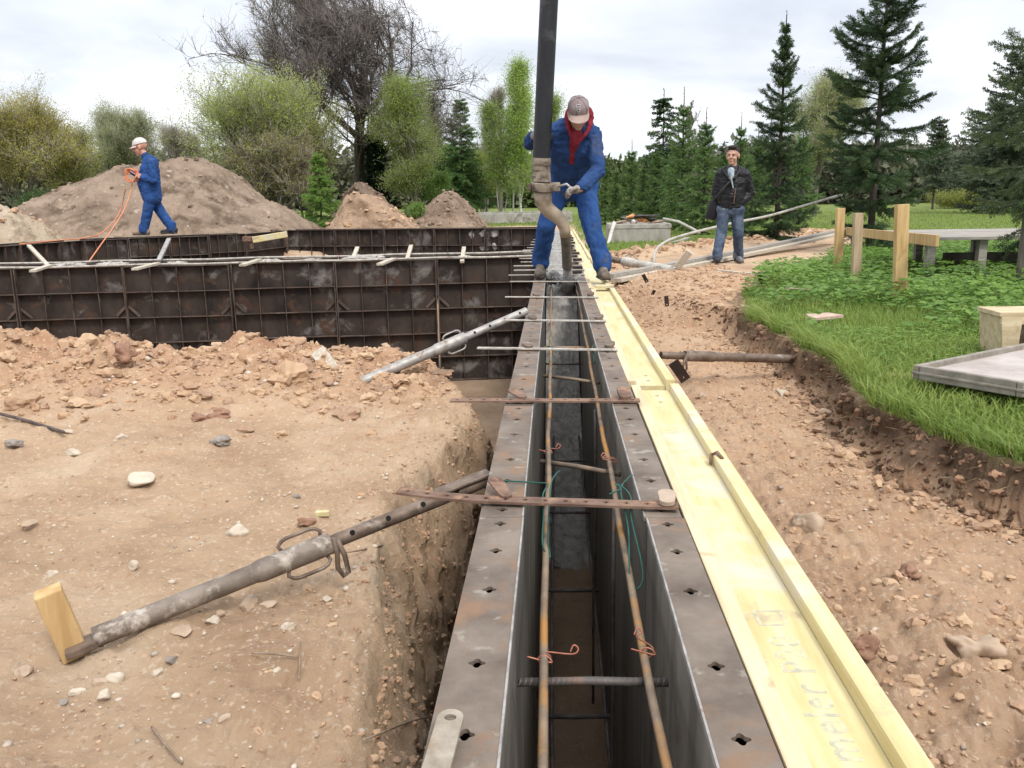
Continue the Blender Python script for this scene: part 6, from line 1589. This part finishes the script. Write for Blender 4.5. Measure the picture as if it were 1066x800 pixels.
bl('bare_tree', 'slim tree with bare crown left of the tall larch', 'tree', 461, 106, 216, 58, 13, twg_m, bark_d, 26, levels=4, nchild=4, spread=.5, upb=.6, leaf=900, ls=.1, minr=.012, nsub=10, twigs=3000, twl=.9, twr=.011)
bl('bare_tree', 'slim bare tree right of the tall larch, left one of two', 'tree', 506, 100, 216, 60, 16, twg_m, bark_g, 27, levels=4, nchild=4, spread=.5, upb=.6, leaf=3500, ls=.09, minr=.012, nsub=10, twigs=3000, twl=.9, twr=.011)
bl('bare_tree', 'slim bare tree right of the tall larch, right one of two', 'tree', 521, 104, 216, 60, 15, grn_m, bark_g, 28, levels=4, nchild=4, spread=.5, upb=.6, leaf=3500, ls=.09, minr=.012, nsub=10)
bl('birch_tree', 'tall light green birch with a pointed crown beside the black hose', 'birch', 543, 66, 224, 43, 21, bir_m, bark_w, 34, levels=4, nchild=4, first=.12, spread=.6, leaf=24000, ls=.08, shape='cone', clump=1.3, twigs=3000, twl=.6, twup=-.2, tr=.009, minr=.006, nsub=14, droop=.5)
bl('birch_tree', 'shorter light green birch with white stems left of the tall birch', 'birch', 522, 112, 224, 44, 17, bir_m, bark_w, 35, trunks=2, levels=4, nchild=4, spread=.55, leaf=15000, ls=.08, shape='cone', clump=1.2, twigs=4000, twl=.6, twup=-.2, tr=.010, minr=.006, nsub=10)
bl('birch_tree', 'light green birch mostly hidden behind the black hose and the worker', 'birch', 564, 104, 224, 46, 19, bir_m, bark_w, 36, levels=4, nchild=4, spread=.55, leaf=15000, ls=.08, shape='cone', clump=1.2, twigs=4000, twl=.6, twup=-.2, tr=.010, minr=.006, nsub=12)
bl('birch_tree', 'thin light green birch between the slim bare trees and the tall birch', 'birch', 534, 96, 224, 47, 13, bir_m, bark_w, 61, levels=4, nchild=4, spread=.5, leaf=9000, ls=.08, shape='cone', clump=1.3, twigs=2000, twl=.6, twup=-.2, tr=.008, minr=.006, nsub=12)
bl('spring_tree', 'low pale green tree directly behind the low brown cone of earth', 'tree', 462, 150, 222, 48, 20, lar_m, bark_g, 62, trunks=3, levels=4, nchild=4, spread=.6, leaf=12000, ls=.09, clump=1.4)
bl('spring_tree', 'low pale green tree behind the foundation, left of the birches', 'tree', 505, 158, 222, 50, 20, yel_m, bark_g, 63, trunks=3, levels=4, nchild=4, spread=.6, leaf=12000, ls=.09, clump=1.4)
bl('spring_tree', 'pale yellow green tree behind the slender dark spruce', 'tree', 848, 84, 214, 40, 38, grn_m, bark_g, 44, levels=4, nchild=4, first=.2, spread=.7, leaf=24000, ls=.085, clump=1.0, minr=.007, nsub=8, twigs=6000, twl=.7, twr=.007)
bl('bare_tree', 'small bare birch behind the tallest young spruce', 'tree', 718, 104, 214, 55, 18, twg_m, bark_g, 45, levels=4, nchild=4, spread=.5, upb=.7, leaf=1200, ls=.09, minr=.012, nsub=9)
bl('bush', 'low green bush at the far edge of the lawn right of the rounded pine', 'bush', 1000, 196, 210, 55, 30, yel_m, bark_g, 46, trunks=5, levels=3, nchild=4, spread=.8, leaf=9000, ls=.10, clump=.8)
bl('bush', 'low dark green bush at the foot of the olive yellow tree at the left edge', 'bush', 40, 196, 220, 38, 26, leafmat('bush_green', (.035, .07, .02), (.10, .16, .045), .3), bark_g, 48, trunks=5, levels=3, nchild=4, spread=.8, leaf=8000, ls=.09, clump=.8)
bl('bush', 'bright low bush at the foot of the low brown cone of earth', 'bush', 430, 210, 226, 33, 12, lar_m, bark_g, 49, trunks=4, levels=3, nchild=4, spread=.8, leaf=3500, ls=.06, clump=.8)

# far wood along the horizon
def wood(x0, x1, Yd, hmin, hmax, n, seed, m_):
    g = np.random.default_rng(seed); xx = g.uniform(x0, x1, n); yy = Yd+g.uniform(0, 14, n)
    top = hmin+(hmax-hmin)*(.5+.5*fbm(xx*.11+seed, yy*.11, 0, 4, .6)); zz = -.4+top*g.uniform(0, 1, n)**1.1
    P = np.stack([xx, yy, zz], 1); V, F = blades(P, g.normal(size=(n, 3)), g.normal(size=(n, 3)), g.uniform(.4, 1.0, n), g.uniform(.25, .6, n))
    return V, F, np.repeat(np.clip(.5+.6*fbm(xx*.2, yy*.2, zz*.3, 3), 0, 1), 4)
for args, nm, m_ in (((-75, -6, 95, 3.5, 8.5, 46000, 3, None), 'far_wood', leafmat('far_wood_left', (.085, .085, .06), (.20, .20, .12), .2)), ((-6, 14, 88, 3.0, 7.5, 22000, 6, None), 'far_wood', leafmat('far_wood_middle', (.07, .10, .04), (.18, .24, .08), .2)), ((12, 90, 80, 3.0, 7.0, 52000, 8, None), 'far_wood', leafmat('far_wood_right', (.07, .075, .05), (.17, .18, .11), .2))):
    V, F, T = wood(*args); tag(link(nm, npmesh(nm, V, F, T), m_), kind='stuff')

# ------------------------------------------------------------------ grass and weeds
gr_m = leafmat('grass_blades', (.11, .19, .03), (.32, .40, .10), .45, .5)
we_m = leafmat('weed_leaves', (.075, .18, .03), (.27, .41, .09), .45, .45)
dry_m = leafmat('dry_grass', (.22, .17, .09), (.40, .33, .2), .2, .8)
def grassfield(n, f, hmin, hmax, w, seed, nb=1, lean=.55, out=0.0):
    x, y = f(n); g_, tp = masks(x, y); keep = rng.uniform(0, 1, n) < g_*1.1-.08
    x, y = x[keep], y[keep]; k = len(x); z = gz(x, y, True)
    patch = np.clip(.5+.8*fbm(x*1.3+seed, y*1.3, 0, 4, .6), 0, 1)
    a = rng.uniform(0, 6.283, k); l = rng.uniform(.1, lean, k)*(.6+.8*rng.random(k)); h = (hmin+(hmax-hmin)*rng.uniform(0, 1, k)**1.5)*(.55+.9*patch)
    d1 = np.stack([np.cos(a)*l*.5, np.sin(a)*l*.5, np.ones(k)], 1)*h[:, None]*.55
    d2 = np.stack([np.cos(a)*l*1.6, np.sin(a)*l*1.6, np.ones(k)*.8], 1)*h[:, None]*.5
    if out: d1[:, 0] -= out*.4*h; d2[:, 0] -= out*h; d2[:, 2] -= .35*out*h
    s = np.stack([-np.sin(a), np.cos(a), 0*a], 1)*(w*(.6+.8*rng.random(k)))[:, None]
    P = np.stack([x, y, z-.008], 1)
    V = np.stack([P-s, P+s, P+d1+s*.8, P+d1-s*.8, P+d1+d2], 1).reshape(-1, 3); b = (np.arange(k)*5)[:, None]
    F = np.concatenate([b+np.array([[0, 1, 2]]), b+np.array([[0, 2, 3]]), b+np.array([[3, 2, 4]])])
    return V, F, np.repeat(np.clip(.25+.5*patch+.35*(rng.random(k)-.4), 0, 1), 5)
def reg_near(n):
    y = rng.uniform(2.3, 8.5, n); return interp(y, GEDGE)-.08+rng.uniform(0, 1, n)**1.5*(.55+.50*y), y
def reg_edge(n):
    y = rng.uniform(2.3, 8.5, n); return interp(y, GEDGE)+.13*fbm(y*2.3, y*0, 5.5, 5, .65)+rng.uniform(.0, .16, n), y
def reg_mid(n):
    y = rng.uniform(5.6, 16, n); return interp(y, GEDGE)-.1+rng.uniform(0, 1, n)*(1.2+.45*y), y
def reg_lawn(n):
    y = 15+35*rng.uniform(0, 1, n)**1.6; return -.6*0+rng.uniform(-.1, .68, n)*y, y
def reg_leftlawn(n): return rng.uniform(-13, 0, n), rng.uniform(24, 42, n)
parts = [grassfield(7000, reg_edge, .04, .14, .0028, 5, lean=1.3, out=.3), grassfield(80000, reg_near, .018, .085, .0034, 1, lean=1.1), grassfield(46000, reg_mid, .03, .10, .0045, 2), grassfield(60000, reg_lawn, .03, .10, .012, 3), grassfield(12000, reg_leftlawn, .04, .12, .02, 4)]
nbv = 0; Vs = []; Fs = []; Ts = []
for V, F, T in parts: Vs.append(V); Fs.append(F+nbv); Ts.append(T); nbv += len(V)
tag(link('grass', npmesh('grass', np.concatenate(Vs), np.concatenate(Fs), np.concatenate(Ts)), gr_m), kind='stuff')
# broad leaved weeds
def weeds(n, f, s0, s1, hh, seed, dens):
    x, y = f(n); g_, tp = masks(x, y); patch = fbm(x*.9+seed, y*.9, 3, 4, .6)
    keep = (rng.uniform(0, 1, n) < g_-.2) & (patch+dens(x, y) > rng.uniform(0, .55, n)); x, y, patch = x[keep], y[keep], patch[keep]; k = len(x)
    z = gz(x, y)+rng.uniform(.15, 1, k)*hh*(.6+.7*np.clip(patch+.5, 0, 1)); a = rng.uniform(0, 6.283, k); e_ = rng.uniform(-.5, .45, k)
    Vs = []; Fs = []; nb_ = 0; S_ = rng.uniform(s0, s1, k)
    for da in (-.9, 0, .9):
        D = np.stack([np.cos(a+da)*np.cos(e_), np.sin(a+da)*np.cos(e_), np.sin(e_)], 1); N = np.stack([rng.normal(size=k)*.28, rng.normal(size=k)*.28, np.ones(k)], 1)
        V, F = blades(np.stack([x, y, z], 1), D, N, S_*(1 if da == 0 else .8), S_*.55); Vs.append(V); Fs.append(F+nb_); nb_ += len(V)
    tn = np.clip(.45+.6*patch+.5*(rng.random(k)-.5), 0, 1)
    return np.concatenate(Vs), np.concatenate(Fs), np.concatenate([np.repeat(tn, 4)]*3)
d_far = lambda x, y: .42*ss(5.0, 9.5, y)+.28*ss(2.0, 3.4, x)-.06
parts = [weeds(34000, reg_near, .014, .030, .055, 1, lambda x, y: d_far(x, y)+.22), weeds(38000, reg_mid, .035, .075, .18, 2, d_far)]
nbv = 0; Vs = []; Fs = []; Ts = []
for V, F, T in parts: Vs.append(V); Fs.append(F+nbv); Ts.append(T); nbv += len(V)
tag(link('weeds', npmesh('weeds', np.concatenate(Vs), np.concatenate(Fs), np.concatenate(Ts)), we_m), kind='stuff')
# dry straws and roots hanging out of the turf cut
def reg_cut(n):
    y = rng.uniform(2.5, 7.2, n); return interp(y, GEDGE)+rng.normal(-.02, .06, n), y
n = 900; x, y = reg_cut(n); z = gz(x, y)+.01; a = rng.uniform(0, 6.28, n)
D = np.stack([np.cos(a)-.5, np.sin(a)*.8-.2, rng.uniform(-1.1, .8, n)], 1)
V, F = blades(np.stack([x, y, z], 1), D, unit(n), rng.uniform(.03, .09, n), np.full(n, .0022))
tag(link('dry_grass', npmesh('dry_grass', V, F, np.repeat(rng.random(n), 4)), dry_m), kind='stuff')

# twigs, straws and roots on the soil
tw = pm('dry_twig', (.16, .11, .075), (.30, .23, .165), 20, rough=.9)
def twig(pts, r, label, m_=tw, name='twig'):
    P = []
    for (px, py, zo) in pts:
        p = at_z(px, py, -.31)
        for _ in range(3): p = at_z(px, py, float(gz(p.x, p.y))+zo)
        P.append(p)
    o = wire(P, m_, label, r, name); o['category'] = 'twig'; return o
twig([(0, 431, .02), (20, 436, .02), (40, 442, .02), (66, 450, .02)], .008, 'dark thin stick lying on the sand at the left edge below the heap', pm('dark_stick', (.06, .045, .04), (.13, .1, .085), 20))
twig([(316, 582, .01), (340, 577, .02), (370, 574, .02), (398, 568, .01)], .0025, 'pale dry stem lying on the sand right of the rusty prop')
twig([(262, 680, .006), (285, 681, .012), (310, 684, .006)], .0022, 'thin dry twig near the trench edge, level one')
twig([(313, 668, .03), (312, 690, .01), (311, 708, .006)], .002, 'thin dry twig near the trench edge, upright one')
twig([(158, 757, .006), (172, 775, .012), (190, 795, .006)], .0028, 'bent dry twig at the bottom edge of the sand')
twig([(378, 771, .02), (400, 762, .03), (425, 752, .03), (446, 746, .05)], .0022, 'pale root sticking out of the trench side close to the loose wedge')
twig([(432, 655, .03), (446, 650, .04), (460, 647, .05)], .002, 'pale root sticking out of the trench side halfway along')
twig([(458, 605, .03), (464, 604, .05), (472, 598, .06)], .002, 'pale root sticking out of the trench side near the prop')
q = MB(); p = at_z(336, 537, -.31); q.box(p+Vector((0, 0, .008)), (.045, .02, .016), Matrix.Rotation(.1, 3, 'Z'), .002)
tag(q.build('wood_chip', wood_y, None, False, p), 'small yellow wood chip lying on the sand above the rusty prop', 'wood chip')
q = MB(); p = at_z(284, 471, -.31); 
q = MB(); q.tube([Vector((.462, 2.32, .004)), Vector((.455, 2.36, .010)), Vector((.44, 2.37, .0)), Vector((.435, 2.34, -.018))], .005, 7)
tag(q.build('bent_nail', rusty, None, True, (.46, 2.34, 0)), 'rusty bent nail on the nearest yellow beam', 'nail')
# ------------------------------------------------------------------ tidy up
for o in bpy.data.objects:
    if 'wo' in o: del o['wo']
